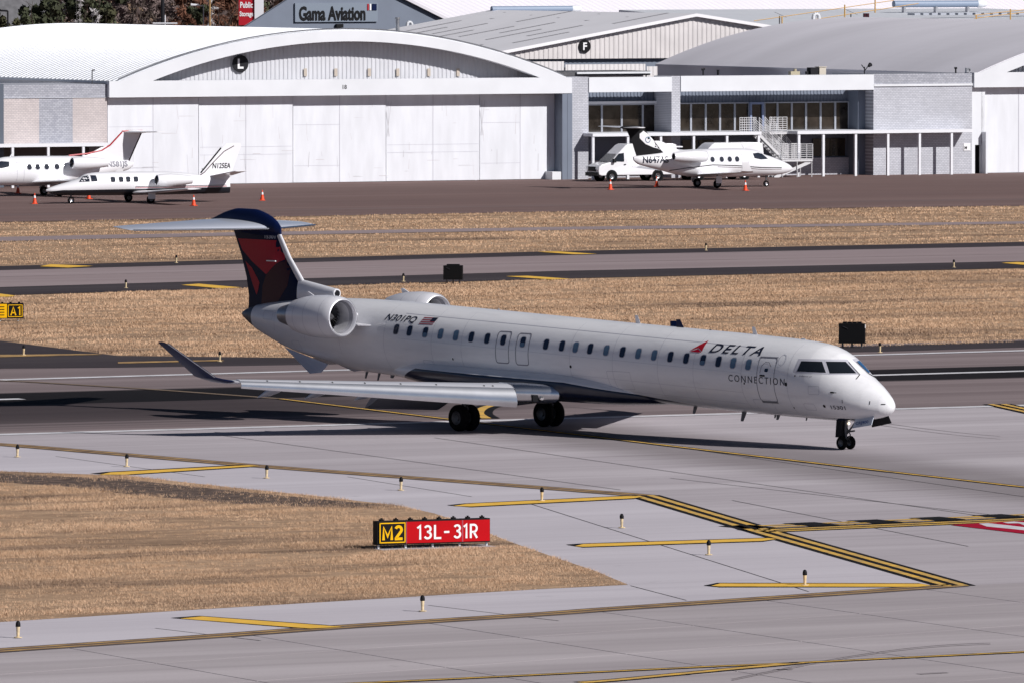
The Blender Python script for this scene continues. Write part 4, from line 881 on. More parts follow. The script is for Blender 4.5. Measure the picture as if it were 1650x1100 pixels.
me = bpy.data.meshes.new('distant_wood'); me.from_pydata(V.tolist(), [], [(4*i, 4*i+1, 4*i+2, 4*i+3) for i in range(n)]); me.materials.append(M['twig_brown']); o = bpy.data.objects.new('distant_wood', me); COL.objects.link(o); tag(o, 'grey brown bare wood far behind the hangars', 'woodland', kind='stuff')
n = 16000; X_ = rng.uniform(60, 190, n); Y_ = rng.uniform(1180, 1230, n); Z_ = rng.uniform(0, 1, n)**.8*(21+3*np.sin(X_*.3))
q1 = rng.normal(0, .7, (n, 3)); q2 = rng.normal(0, .5, (n, 3)); P_ = np.stack([X_, Y_, Z_], 1); V = np.stack([P_-q1, P_+q2, P_+q1, P_-q2], 1).reshape(-1, 3)
me = bpy.data.meshes.new('distant_wood'); me.from_pydata(V.tolist(), [], [(4*i, 4*i+1, 4*i+2, 4*i+3) for i in range(n)]); me.materials.append(M['leaf_green']); o = bpy.data.objects.new('distant_wood', me); COL.objects.link(o); tag(o, 'dark green wood at the far top right', 'woodland', kind='stuff')
he = empty('house', tuple(P3(15, 50, 1060)*1)[:2]+(0,), .2, 'house with grey shingled roof and white wall at the top left corner', 'house')
MB().box(-7, 5, 0, 8, 0, 6.0).build('wall', M['white_wall'], he)
MB().prism([(-.6, 6.6), (4, 12.5), (8.6, 6.6), (8.6, 6.3), (4, 12.2), (-.6, 6.3)], 0, -7.6, 5.6).build('roof', mat('shingle', (.16, .16, .17), .9, var=.3, scale=1.5), he)
MB().prism([(0, 6.0), (8, 6.0), (4, 11.8)], 0, -6.9, 4.9).build('gable', M['white_wall'], he)
st_ = P3(397, 34, 900); e = empty('storage_sign', (st_.x, 900, 0), .1, 'red storage sign with white lettering beside a white column', 'sign')
sw = 25/FPX*900; zb0 = P3(397, 41, 900).z
MB().box(-sw/2, sw/2, -.2, .2, zb0, zb0+6).build('sign_face', M['red'], e)
place_bm(text_bm('Public', sw*.82, .62, bold=.03), 'lettering', M['sign_white'], lambda x, y: (-sw*.41+x, -.23, zb0+1.75+y), e)
place_bm(text_bm('Storage', sw*.9, .66, bold=.03), 'lettering', M['sign_white'], lambda x, y: (-sw*.45+x, -.23, zb0+.75+y), e)
MB().box(sw/2+.02, sw/2+.95, -.4, .4, 0, zb0+7).build('column', M['white_wall'], e)
for px, Y, r, top, lb, m_ in ((262, 880, .22, -40, 'thick dark utility pole left of the street light', 'dark'), (338, 880, .11, -40, 'thin tan pole right of the street light', 'yellow_worn'), (12.5, 880, .10, 18, 'dark lamp post at the top left corner', 'dark'), (266, 870, .07, 25, 'short white pole beside the dark utility pole', 'white_wall')):
    t = P3(px, top, Y); mb = MB(); mb.bar((0, 0, 0), (0, 0, t.z), r, 8, r*.8)
    if 'utility' in lb: mb.bar((-1.2, 0, t.z-.8), (1.2, 0, t.z-.8), .08)
    if 'lamp' in lb: mb.bar((0, 0, t.z), (-.9, 0, t.z+.05), .09); mb.bar((-.9, 0, t.z), (-1.4, 0, t.z), .14)
    o = mb.build('pole', M[m_]); o.location = (t.x, Y, 0); tag(o, lb, 'pole')
t = P3(316, 10, 905); e = empty('street_lamp', (P3(328, 10, 905).x, 905, 0), 0, 'street lamp with pale cobra head in front of the bare trees', 'street lamp')
MB().bar((0, 0, 0), (0, 0, t.z), .08, 8, .05).build('pole', M['metal_grey'], e); MB().bar((0, 0, t.z), (t.x-P3(328, 10, 905).x, 0, t.z+.1), .04).bar((-.5, 0, t.z+.08), (-1.3, 0, t.z+.12), .10, 8, .14).build('lamp_head', M['white_wall'], e, True)
# ------------------------------------------------------------------ aircraft builders (local: +x forward, +y port, z up; a = metres aft of nose, l = metres to starboard)
def A(a, l, z): return (-a, -l, z)
def hermite(st, n):
    S = np.array(st, float); a = S[:, 0]; out = []
    t = (1-np.cos(np.linspace(0, 1, n)*np.pi))/2*.25+np.linspace(0, 1, n)*.75; aa = a[0]+(a[-1]-a[0])*t
    aa = np.unique(np.concatenate([aa, a[:8]]))
    res = [aa]
    for c in range(1, S.shape[1]):
        y = S[:, c]; h = np.diff(a); d = np.diff(y)/h; m = np.zeros(len(a)); m[0] = d[0]; m[-1] = d[-1]
        for i in range(1, len(a)-1): m[i] = 0 if d[i-1]*d[i] <= 0 else 2*d[i-1]*d[i]/(d[i-1]+d[i])
        k = np.clip(np.searchsorted(a, aa, 'right')-1, 0, len(a)-2); tt = (aa-a[k])/h[k]
        res.append((2*tt**3-3*tt**2+1)*y[k]+(tt**3-2*tt**2+tt)*h[k]*m[k]+(-2*tt**3+3*tt**2)*y[k+1]+(tt**3-tt**2)*h[k]*m[k+1])
    return np.array(res).T
def fuselage(st, n=80, seg=56, ex=2.0, name='fuselage', m=None, parent=None):
    R = []
    for a, top, bot, w_, zm in hermite(st, n):
        ring = []
        for i in range(seg):
            t = 2*math.pi*i/seg; c, s = math.cos(t), math.sin(t); h = top-zm if s >= 0 else zm-bot
            ring.append(A(a, w_*math.copysign(abs(c)**(2/ex), c), zm+h*math.copysign(abs(s)**(2/ex), s)))
        R.append(ring)
    mb = MB(); mb.rings(R); return mb.build(name, m, parent, True)
def bvh(objs):
    V, F = [], []
    for o in objs:
        k = len(V); V += [tuple(v.co) for v in o.data.vertices]; F += [tuple(k+i for i in p.vertices) for p in o.data.polygons]
    return BVHTree.FromPolygons(V, F)
def side_map(tree_, side=1, eps=.006):   # side=1 starboard: (u=a, v=z) -> surface
    d = Vector((0, 1 if side > 0 else -1, 0))
    def f(a, z):
        o = Vector((-a, -20*side, z)); h = tree_.ray_cast(o, d)
        if h[0] is None: 
            h = tree_.find_nearest(Vector((-a, -1.2*side, z))); n_ = h[1]; return h[0]+d*-eps
        n_ = h[1]; n_ = -n_ if n_.dot(d) > 0 else n_
        return h[0]+n_*eps
    return f
def airfoil(n=14):
    up, lo = [], []
    for i in range(n+1):
        x = (1-math.cos(math.pi*i/n))/2; y = 5*(.2969*math.sqrt(x)-.126*x-.3516*x*x+.2843*x**3-.1036*x**4); up.append((x, y)); lo.append((x, -y*.8))
    return up+lo[::-1][1:-1] if False else up[::-1]+lo[1:-1]
AF = airfoil()
def surface(secs, name, m, parent, lateral=True, ex=None):
    # secs: (span, aLE, chord, other, thick, twist)  lateral: span=l, other=z ; vertical: span=z, other=l
    R = []
    for (s, a, c, o_, th, tw_) in secs:
        ring = []
        for (x, y) in AF:
            xx, yy = x*c, y*th*c; xr = xx*math.cos(tw_)+yy*math.sin(tw_); yr = -xx*math.sin(tw_)+yy*math.cos(tw_)
            ring.append(A(a+xr, s, o_+yr) if lateral else A(a+xr, o_+yr, s))
        R.append(ring)
    mb = MB(); mb.rings(R); return mb.build(name, m, parent, True)
def wheel(parent, a, l, r, wd, name='wheel', rimm='dull_metal'):
    h = empty(name, A(a, l, r)); h.parent = parent
    mb = MB(); mb.lathe([(-wd/2, r*.52), (-wd/2, r*.80), (-wd*.40, r*.93), (-wd*.2, r*.995), (-wd*.18, r*.975), (-wd*.16, r*.995), (0, r), (wd*.16, r*.995), (wd*.18, r*.975), (wd*.2, r*.995), (wd*.40, r*.93), (wd/2, r*.80), (wd/2, r*.52)], (0, 0, 0), (0, 1, 0), 32); mb.build('tyre', M['rubber'], h, True)
    mb = MB(); mb.lathe([(-wd*.42, 0.001), (-wd*.44, r*.18), (-wd*.30, r*.22), (-wd*.34, r*.45), (-wd*.46, r*.53), (wd*.46, r*.53), (wd*.34, r*.45), (wd*.30, r*.22), (wd*.44, r*.18), (wd*.42, 0.001)], (0, 0, 0), (0, 1, 0), 24); mb.build('rim', M[rimm], h, True)
    return h
def tailpaint_mapper(tree_, side, eps=.008): return side_map(tree_, side, eps)

# ------------------------------------------------------------------ the airliner
X0, Y0, PSI = 13.08, 301.26, .8296
hx, hy = math.cos(PSI), -math.sin(PSI)
jet = empty('airliner', (X0, Y0, 0), math.atan2(hy, hx), 'white regional airliner with navy and dark red tail taxiing across the runway', 'airliner')
def AP(px, py, l):
    d = ray(px, py); sx, sy = hy, -hx; t = (l+X0*sx+Y0*sy)/(d[0]*sx+d[1]*sy)
    return -((d[0]*t-X0)*hx+(d[1]*t-Y0)*hy), CAMZ+d[2]*t
zc = lambda a: 2.206+.033*a
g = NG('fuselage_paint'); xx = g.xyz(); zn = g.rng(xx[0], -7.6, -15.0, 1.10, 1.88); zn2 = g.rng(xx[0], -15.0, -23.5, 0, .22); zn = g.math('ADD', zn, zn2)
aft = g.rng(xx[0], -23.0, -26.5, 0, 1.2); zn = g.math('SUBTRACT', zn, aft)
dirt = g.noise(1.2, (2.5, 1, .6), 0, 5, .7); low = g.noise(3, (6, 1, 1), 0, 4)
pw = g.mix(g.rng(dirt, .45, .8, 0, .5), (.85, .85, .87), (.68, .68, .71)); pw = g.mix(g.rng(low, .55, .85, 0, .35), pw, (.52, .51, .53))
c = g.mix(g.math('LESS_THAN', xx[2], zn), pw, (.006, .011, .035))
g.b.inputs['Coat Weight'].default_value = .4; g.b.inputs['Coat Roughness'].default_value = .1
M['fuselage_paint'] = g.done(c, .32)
ST = [(.14, 1.62, 1.50, .05, 1.55), (.22, 1.78, 1.36, .22, 1.55), (.45, 1.98, 1.22, .40, 1.55), (1.0, 2.34, 1.10, .70, 1.64), (1.6, 2.68, 1.03, .93, 1.78), (2.1, 3.02, .99, 1.07, 1.93), (2.5, 3.29, .98, 1.17, 2.05), (3.2, 3.55, .99, 1.28, 2.17), (4.2, 3.67, 1.01, 1.33, 2.31), (5.2, zc(5.2)+1.345, zc(5.2)-1.345, 1.345, zc(5.2)),
      (14, zc(14)+1.345, zc(14)-1.345, 1.345, zc(14)), (23, zc(23)+1.345, zc(23)-1.345, 1.345, zc(23)), (25, 4.37, 1.66, 1.31, 3.03), (27.3, 4.40, 1.80, 1.18, 3.10), (28.8, 4.37, 2.0, 1.02, 3.18), (30.2, 4.3, 2.22, .84, 3.28), (31.4, 4.22, 2.48, .67, 3.38), (32.4, 4.12, 2.8, .52, 3.48), (33.2, 4.0, 3.10, .39, 3.57)]
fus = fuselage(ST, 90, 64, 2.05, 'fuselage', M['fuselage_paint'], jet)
tc_ = fuselage([(33.205, 3.99, 3.11, .385, 3.565), (33.6, 3.90, 3.30, .27, 3.60), (33.95, 3.78, 3.50, .14, 3.64), (34.1, 3.70, 3.60, .05, 3.65)], 10, 40, 2.0, 'tail_cone', M['dull_metal'], jet)
bf = fuselage([(10.6, 1.45, 1.25, .15, 1.35), (12.0, 1.75, 1.16, .9, 1.5), (13.5, 2.05, 1.10, 1.38, 1.65), (15.5, 2.25, 1.10, 1.60, 1.8), (19.5, 2.3, 1.18, 1.66, 1.9), (22.5, 2.35, 1.38, 1.5, 2.0), (24.6, 2.2, 1.62, .9, 1.95), (25.8, 2.05, 1.74, .2, 1.9)], 40, 48, 2.3, 'belly_fairing', M['fuselage_paint'], jet)
# fin
M['fin_navy'] = mat('fin_navy', (.003, .007, .035), .4, spec=.15)
fin = surface([(3.6, 29.6, 4.2, 0, .085, 0), (4.3, 30.15, 3.60, 0, .085, 0), (5.0, 30.9, 2.98, 0, .085, 0), (5.8, 31.55, 2.62, 0, .085, 0), (6.7, 32.1, 2.50, 0, .085, 0), (7.0, 32.25, 2.5, 0, .09, 0)], 'fin', M['fin_navy'], jet, False)
# light leading edge strip
le = surface([(4.25, 29.88, .72, 0, .26, 0), (5.0, 30.68, .55, 0, .26, 0), (5.8, 31.38, .5, 0, .26, 0), (6.62, 31.93, .48, 0, .24, 0)], 'fin_leading_edge', M['plane_white'], jet, False)
bul = fuselage([(31.95, 6.90, 6.60, .04, 6.72), (32.2, 7.12, 6.50, .14, 6.78), (32.7, 7.36, 6.50, .20, 6.85), (33.4, 7.52, 6.56, .22, 6.92), (34.3, 7.53, 6.68, .20, 6.98), (35.0, 7.40, 6.82, .14, 7.03), (35.6, 7.20, 7.0, .05, 7.1), (35.8, 7.13, 7.08, .02, 7.1)], 26, 28, 2.0, 'fin_bullet', M['navy'], jet)
mb = MB(); D = fuselage([(28.9, 4.72, 4.36, .17, 4.54), (29.4, 4.80, 4.2, .18, 4.5), (30.2, 4.92, 4.1, .17, 4.5), (30.9, 5.02, 4.0, .15, 4.4)], 14, 24, 2.0, 'dorsal_fairing', M['plane_white'], jet)
mb.lathe([(-.1, .17), (.06, .185), (.11, .17), (.10, .125), (.04, .12)], A(28.93, 0, 4.54), (1, 0, 0), 20); dr = mb.build('ram_inlet', M['plane_white'], D, True)
MB().lathe([(0, .001), (0, .12)], A(28.80, 0, 4.54), (1, 0, 0), 20).build('ram_opening', M['black'], D)
ft = bvh([fin])
def px_poly(pts, l=0): return [AP(x, y, l) for x, y in pts]
def c2(pts): return px_poly([(360+x/5.5, 330+y/5.5) for x, y in pts], .12)
for side in (1, -1):
    mp = side_map(ft, side, .006); mp2 = side_map(ft, side, .010)
    for nm, mt, pl, f_ in (('red_panel', 'red_dark', [(110, 300), (490, 318), (574, 466), (470, 520), (375, 618), (240, 500), (150, 400)], mp), ('maroon_panel', 'maroon', [(375, 622), (470, 524), (582, 478), (590, 560), (570, 720), (480, 870), (400, 878), (330, 878), (340, 720)], mp), ('red_panel', 'red_dark', [(178, 500), (240, 560), (312, 690), (296, 760), (282, 800), (250, 720)], mp)):
        pp = c2(pl); pp = [(min(a, AP(0, 0, 0)[0] if False else 99), z) for a, z in pp]
        place_bm(poly_bm([pp]), nm, M[mt], f_, fin, .25)
    # registration number on fin
    a0_, z0_ = AP(427, 384.5, .1); a1_, _ = AP(443, 384.5, .1); wd = a0_-a1_
    place_bm(text_bm('15301', wd, .13, bold=.02), 'number', M['line_soft'], (lambda x, y: mp2(a0_-x, z0_+y)) if side > 0 else (lambda x, y: mp2(a1_+x, z0_+y)), fin)
# rudder gap strip & vortex blade
MB().box(-32.55, -32.05, -.20, .20, 5.62, 5.66).build('fin_light', M['plane_white'], fin)
# tailplane
M['tailplane'] = mat('tailplane', (.66, .70, .80), .3, .3, coat=.4)
for side in (1, -1):
    s_ = surface([(side*.1, 32.45, 2.75, 6.82, .10, -.115), (side*1.0, 32.95, 2.45, 6.82, .10, -.115), (side*4.0, 34.85, 1.30, 6.79, .09, -.115), (side*4.45, 35.15, 1.05, 6.79, .05, -.115), (side*4.55, 35.5, .6, 6.83, .04, -.115)], 'tailplane', M['tailplane'], jet)
    sp = MB(); 
    for i in range(20):
        pass
    MB().bar(A(32.42, side*.12, 6.82), A(35.1, side*4.42, 6.79), .035, 8).build('leading_edge', M['polished'], s_, True)
# engines
def nacelle(side, aI=25.9, l=2.3, z=3.83):
    e = MB(); z_ = z
    out = [(0, .52), (-.02, .56), (0, .62), (.08, .725), (.35, .765), (.9, .785), (1.6, .75), (2.15, .66), (2.5, .57), (2.5, .52)]
    mb = MB(); mb.lathe([(-x, r) for x, r in [(.0, .69)]+out[3:]], A(aI, l*side, z), (1, 0, 0), 44); n_ = mb.build('nacelle', M['plane_white'], jet, True)
    mb = MB(); mb.lathe([(-.95, .53), (-.5, .53), (-.12, .575), (-.03, .60), (.012, .64), (0, .675), (-.06, .712)], A(aI, l*side, z), (1, 0, 0), 44); mb.build('inlet_lip', mat('lip_metal', (.70, .70, .74), .42, .6), n_, True)
    mb = MB(); mb.lathe([(-.9, .522), (-.10, .566)], A(aI, l*side, z), (1, 0, 0), 44); mb.build('inlet_liner', mat('liner_grey', (.36, .36, .40), .6), n_, True)
    mb = MB(); mb.lathe([(-.92, .001), (-.92, .53)], A(aI, l*side, z), (1, 0, 0), 40); mb.build('fan_backing', M['black'], n_)
    for k in range(22):
        t = 2*math.pi*k/22; c, s = math.cos(t), math.sin(t); c2_, s2 = math.cos(t+.2), math.sin(t+.2); p0 = Vector(A(aI+.72, l*side, z)); p1 = Vector(A(aI+.86, l*side, z))
        if k == 0:
            b = MB().add([p0+Vector((0, .14, 0)), p1+Vector((0, .14*math.cos(.5), .14*math.sin(.5))), p1+Vector((0, .49*math.cos(.25), .49*math.sin(.25))), p0+Vector((0, .49, 0))], [(0, 1, 2, 3)])
        b = MB().add([p0+Vector((0, .14*c, .14*s)), p1+Vector((0, .14*math.cos(t+.5), .14*math.sin(t+.5))), p1+Vector((0, .49*c2_, .49*s2)), p0+Vector((0, .49*c, .49*s))], [(0, 1, 2, 3)])
        b.build('fan_blade', M['dull_metal'], n_)
    mb = MB(); mb.lathe([(-.50, .002), (-.56, .06), (-.70, .14), (-.9, .17)], A(aI, l*side, z), (1, 0, 0), 24); mb.build('spinner', M['dull_metal'], n_, True)
    mb = MB(); mb.lathe([(-2.3, .44), (-2.75, .43), (-3.1, .35), (-3.3, .30), (-3.3, .26), (-2.9, .24)], A(aI, l*side, z), (1, 0, 0), 32); mb.build('exhaust_nozzle', M['metal_grey'], n_, True)
    mb = MB(); mb.lathe([(-2.9, .22), (-3.3, .14), (-3.55, .01)], A(aI, l*side, z), (1, 0, 0), 20); mb.build('exhaust_plug', M['dull_metal'], n_, True)
    mb = MB(); mb.lathe([(-2.49, .53), (-2.49, .36)], A(aI, l*side, z), (1, 0, 0), 32); mb.build('bypass_duct', M['black'], n_)
    # pylon
    R = []
    for l_ in (.9, 1.5, 1.75): R.append([A(26.7-.2*(1.75-l_)+x*2.1, l_*side, z+.02+y*.11*2.6) for x, y in AF])
    MB().rings(R).build('pylon', M['plane_white'], jet, True)
    for xx_ in (.5, 1.35, 2.0): 
        r = np.interp(xx_, [x for x, _ in out], [r for _, r in out]); MB().lathe([(-xx_-.008, r+.004), (-xx_+.008, r+.004)], A(aI, l*side, z), (1, 0, 0), 40).build('panel_line', M['line_soft'], n_)
    MB().add([A(aI+1.5, l*side-.02, z+.72), A(aI+1.9, l*side-.02, z+.68), A(aI+2.0, l*side-.02, z+.86), A(aI+1.88, l*side-.02, z+.88), A(aI+1.5, l*side+.02, z+.72), A(aI+1.9, l*side+.02, z+.68), A(aI+2.0, l*side+.02, z+.86), A(aI+1.88, l*side+.02, z+.88)], [(0, 1, 2, 3), (4, 5, 6, 7), (0, 4, 5, 1), (0, 3, 7, 4), (3, 2, 6, 7)]).build('strake', M['plane_white'], n_)
nacelle(1); nacelle(-1)
# strake aft fuselage
for side in (1, -1):
    MB().add([A(25.6, 1.20*side, 3.50), A(26.6, 1.1*side, 3.52), A(26.6, 1.6*side, 3.52), A(26.0, 1.5*side, 3.51), A(25.6, 1.20*side, 3.55), A(26.6, 1.1*side, 3.60), A(26.6, 1.6*side, 3.58), A(26.0, 1.5*side, 3.56)], [(0, 1, 2, 3), (7, 6, 5, 4), (0, 4, 5, 1), (1, 5, 6, 2), (2, 6, 7, 3), (3, 7, 4, 0)]).build('fuselage_strake', M['plane_white'], jet)
    # ventral delta fin
    a1_, z1_v = AP(470, 563, .5); a2_, z2_v = AP(533, 593, 1.0); a3_, z3_v = AP(546, 588, .9)
    MB().add([A(31.3, .35*side, 2.52), A(28.6, .62*side, 2.0), A(28.55, 1.0*side, 1.72), A(29.1, 1.05*side, 1.66), A(31.3, .39*side, 2.52), A(28.6, .66*side, 2.0), A(28.55, 1.04*side, 1.72), A(29.1, 1.09*side, 1.66)], [(0, 1, 2, 3), (7, 6, 5, 4), (0, 4, 5, 1), (1, 5, 6, 2), (2, 6, 7, 3), (3, 7, 4, 0)]).build('ventral_fin', M['tailplane'], jet)
# wings
M['metal_shade'] = mat('flap_painted_shade', (.22, .22, .25), .5)  # flap metal darkened in colour to imitate the shade under the wing
M['wing_grey'] = mat('wing_grey', (.50, .51, .55), .35, .3)
def zLE(l): return 1.28+.050*(l-1.5)
def aLEf(l): return 15.35+(l-1.5)*.79 if l < 2.7 else 16.3+(l-2.7)*.593
def cf(l): return (20.9-aLEf(l)) if l < 4 else (20.9-17.07)+(l-4)/(11.3-4)*((1.45)-(20.9-17.07))
for side in (1, -1):
    secs = [(side*l, aLEf(l), cf(l), zLE(l)+.22, .115 if l < 4 else .105, .01+.0*l) for l in (1.0, 1.5, 2.1, 2.7, 3.4, 4.0, 6, 8, 10, 11.3)]
    wg = surface(secs, 'wing', M['wing_grey'], jet)
    # winglet
    W = surface([(side*11.28, 21.42, 1.42, zLE(11.3)+.22, .09, 0), (side*11.45, 21.75, 1.25, zLE(11.3)+.28, .085, 0), (side*11.62, 22.15, 1.05, 2.14, .08, 0), (side*12.38, 23.75, .48, 3.27, .08, 0), (side*12.42, 23.95, .3, 3.33, .05, 0)], 'winglet', M['navy'], jet)
    MB().bar(A(22.1, side*11.62, 2.15), A(23.74, side*12.38, 3.28), .022, 6).build('leading_edge', M['polished'], W, True)
    # slat: polished shell drooped ahead of the leading edge
    R = []; U_ = []
    for l in np.linspace(2.75, 11.15, 12):
        k = 1-.62*(l-2.75)/8.4; a = aLEf(l); z = zLE(l)+.22; 
        pr = [(.50, .26), (.30, .245), (.10, .20), (-.04, .12), (-.15, -.02), (-.22, -.20), (-.25, -.38), (-.23, -.50), (-.19, -.56), (-.15, -.50), (-.12, -.35), (-.05, -.12), (.10, .05), (.45, .18)]
        R.append([A(a+x*k, side*l, z+y*k) for x, y in pr[3:12]]); U_.append([A(a+x*k, side*l, z+y*k) for x, y in [(.55, .27), (.30, .262), (.10, .215), (-.045, .125), (.0, .08), (.5, .18)]])
    MB().rings(R).build('slat', M['polished'], jet, True)
    MB().rings(U_).build('slat_upper_skin', mat('slat_grey', (.62, .63, .68), .3, .35), jet, True)
    for px_ in (388, 430, 468, 497, 560, 612, 687, 756, 769):
        pass
    mb = MB()
    for l in (3.35, 3.62, 5.1, 6.2, 7.3, 8.3, 9.3, 10.3):
        k = 1-.62*(l-2.75)/8.4; mb.lathe([(0, .001), (.004, .035)], A(aLEf(l)+.03*k, side*l, zLE(l)+.22+.18*k), (.6, 0, .8), 10)
    mb.build('screw_dot', M['black'], jet)
    # inboard fixed leading edge with landing light, and root cap
    R = []
    for l in (1.5, 1.9, 2.3, 2.7):
        a = aLEf(l); z = zLE(l)+.22; R.append([A(a+x, side*l, z+y) for x, y in [(.8, .30), (.35, .28), (.08, .20), (-.06, .05), (-.08, -.10), (-.03, -.24), (.12, -.34), (.5, -.40), (.8, -.3)]])
    fi_ = MB().rings(R).build('inboard_leading_edge', M['polished'], jet, True)
    for l in (1.98, 2.2): MB().lathe([(0, .085), (.05, .075), (.06, .001)], A(aLEf(l)-.045, side*l, zLE(l)+.02), (1, 0, 0), 12).build('landing_light', mat('lamp_lens', (.9, .9, .92), .1, .9), fi_, True)
    MB().box(-(aLEf(2.1)-.02), -(aLEf(2.1)-.09), -side*2.1-.24, -side*2.1+.24, zLE(2.1)-.10, zLE(2.1)+.12).build('light_housing', M['black'], fi_)
    # flaps
    for (l0, l1, nm) in ((1.75, 5.0, 'inboard_flap'), (5.1, 8.6, 'outboard_flap')):
        R = []
        for l in (l0, l1):
            aT = aLEf(l)+cf(l)-.35; z = zLE(l)-.02; c_ = 1.05 if l < 5.05 else .6; th = .62 if l < 5.05 else .30; z += 0 if l < 5.05 else .12
            R.append([A(aT+x*c_*math.cos(th)+y*.10*5*math.sin(th), side*l, z-x*c_*math.sin(th)+y*.09*5*c_*.25) for x, y in AF])
        MB().rings(R).build(nm, M['metal_shade'], jet, True)
    for l in (3.0, 5.0, 6.9, 8.7):
        aT = aLEf(l)+cf(l); mb = MB(); mb.lathe([(-.9, .001), (-.75, .09), (-.2, .14), (.3, .12), (.9, .01)], A(aT+.2, side*l, zLE(l)-.08), (-1, 0, -.32), 12); mb.build('flap_track_fairing', M['wing_grey'], jet, True)
# landing gear
def gear(parent, a, l, r, wd, sp, top, name='main_gear', door=None, rm='dull_metal', sr=.07):
    e = empty(name, A(a, l, 0)); e.parent = parent; pa, pl = a, l
    mb = MB(); mb.bar((0, 0, r), (0, 0, top), sr, 12); mb.bar((0, 0, r+.35*(top-r)), (0, 0, top), sr*1.45, 12); mb.bar((0, -sp-.03, r), (0, sp+.03, r), sr*.8, 10)
    mb.bar((.05, 0, r+.1), (.22, 0, r+.3*(top-r)), sr*.45, 6); mb.bar((.22, 0, r+.3*(top-r)), (.06, 0, r+.55*(top-r)), sr*.45, 6)
    mb.build('strut', M['dull_metal'], e, True)
    for s in (-1, 1):
        h = wheel(e, 0, s*sp, r, wd, 'wheel', rm)
    return e
for s in (1, -1):
    e = gear(jet, 19.65, s*2.05, .475, .29, .25, 1.45, 'main_gear')
    mb = MB(); mb.bar((0, -s*.0, 1.0), (0, s*.75, 1.35), .05, 8); mb.bar((.0, 0, .75), (.55, 0, 1.3), .04, 8); mb.build('side_brace', M['dull_metal'], e)
e = gear(jet, 2.40, 0, .235, .13, .20, 1.15, 'nose_gear', sr=.045)
mb = MB(); mb.bar((.05, 0, .55), (.55, 0, 1.05), .035, 8); mb.bar((-.05, 0, .6), (-.35, 0, 1.05), .03, 8); mb.bar((.1, 0, .62), (.42, 0, .66), .03, 8); mb.build('drag_brace', M['dull_metal'], e)
MB().lathe([(0, .05), (.03, .045), (.04, .001)], (.10, .03, .90), (1, 0, 0), 14).build('taxi_light', mat('lamp_lit', (.9, .85, .7), .2, em=((1, .85, .65), 2.0)), e)
MB().add([(-.30, -.22, .42), (-.10, -.20, .42), (-.02, -.20, 1.02), (-.24, -.22, 1.06), (-.30, .10, .42), (-.10, .12, .42), (-.02, .12, 1.02), (-.24, .10, 1.06)], [(0, 1, 2, 3), (7, 6, 5, 4), (0, 4, 5, 1), (1, 5, 6, 2), (2, 6, 7, 3), (3, 7, 4, 0)]).build('rear_gear_door', M['dark'], e)
def gdoor(side, m, name):
    l = .34*side; l2 = .46*side
    if side > 0: V = [A(1.58, l, 1.12), A(.70, l*.95, 1.24), A(.68, l2, .93), A(1.60, l2, .78)]
    else: V = [A(1.58, l, 1.12), A(.70, l*.95, 1.26), A(.66, l2, .96), A(1.60, l2, .78)]
    V2 = [(x, y+(.025 if side < 0 else -.025), z) for x, y, z in V]
    return MB().add(V+V2, [(0, 1, 2, 3), (7, 6, 5, 4), (0, 4, 5, 1), (1, 5, 6, 2), (2, 6, 7, 3), (3, 7, 4, 0)]).build(name, m, jet)
gd = gdoor(1, mat('door_pale', (.55, .60, .68), .4), 'nose_gear_door'); gdoor(-1, M['dark'], 'nose_gear_door')
place_bm(text_bm('CRJ900', .62, .13, bold=.02), 'lettering', mat('text_blue', (.03, .08, .25), .5), lambda x, y: Vector(A(1.46-x, .47, .87+y+x*.15)), gd)
# ---- things on the fuselage skin
ft2 = bvh([fus]); SM = side_map(ft2, 1, .006); PM = side_map(ft2, -1, .006); SM2 = side_map(ft2, 1, .010); PM2 = side_map(ft2, -1, .010)
WA = [5.89, 6.65, 7.38, 8.16, 9.0, 9.8, 10.62, 11.43, 12.24, 13.07, 13.9, 14.65, 15.36, 16.19, 17.4, 18.43, 19.28, 20.12, 20.94, 21.76, 22.58, 23.43, 24.16]
shade = {1, 2, 7, 8, 10, 12, 18, 19, 21} - {1} | {0, 1}
for i, a in enumerate(WA):
    for (mp, mp2) in ((SM, SM2), (PM, PM2)):
        f = place_bm(poly_bm([rrect(a, zc(a)+.425, .30, .40, .10)]), 'window', M['line_soft'], mp, jet, .15)
        place_bm(poly_bm([rrect(a, zc(a)+.425, .25, .35, .08)]), 'pane', M['glass_blue'] if i in (0, 1, 6, 7, 9, 11, 18, 19) else M['glass_navy'], mp2, f, .15)
        if i in (18, 3, 14, 20): place_bm(poly_bm([rrect(a, zc(a)+.33, .235, .15, .06)]), 'window_shade', M['glass_blue'], side_map(ft2, 1 if mp is SM else -1, .013), f)
def door(a0, a1, z0, z1, r=.08, wd=.022, m='line_grey', mps=(SM, PM), name='door_outline'):
    for mp in mps:
        place_bm(poly_bm(outline(rrect((a0+a1)/2, (z0+z1)/2, a1-a0, z1-z0, r), wd)), name, M[m], mp, jet, .2)
door(17.06, 17.72, zc(17.4)-.38, zc(17.4)+.72, .10, .035, 'line_grey', name='overwing_exit'); door(18.09, 18.77, zc(18.4)-.38, zc(18.4)+.72, .10, .035, 'line_grey', name='overwing_exit')
door(4.58, 5.42, zc(5)-.78, zc(5)+.72, .10, .028, 'line_grey', (SM,), 'service_door')
place_bm(poly_bm([rrect(5.0, zc(5)-.80, .80, .07, .02)]), 'door_sill', M['metal_grey'], SM2, jet, .2)
place_bm(poly_bm([rrect(5.0, zc(5)+.735, .86, .035, .01)]), 'rain_gutter', M['line_grey'], SM2, jet, .2)
place_bm(poly_bm([rrect(4.98, zc(5)+.30, .17, .12, .04)]), 'door_handle', M['glass_navy'], SM2, jet)
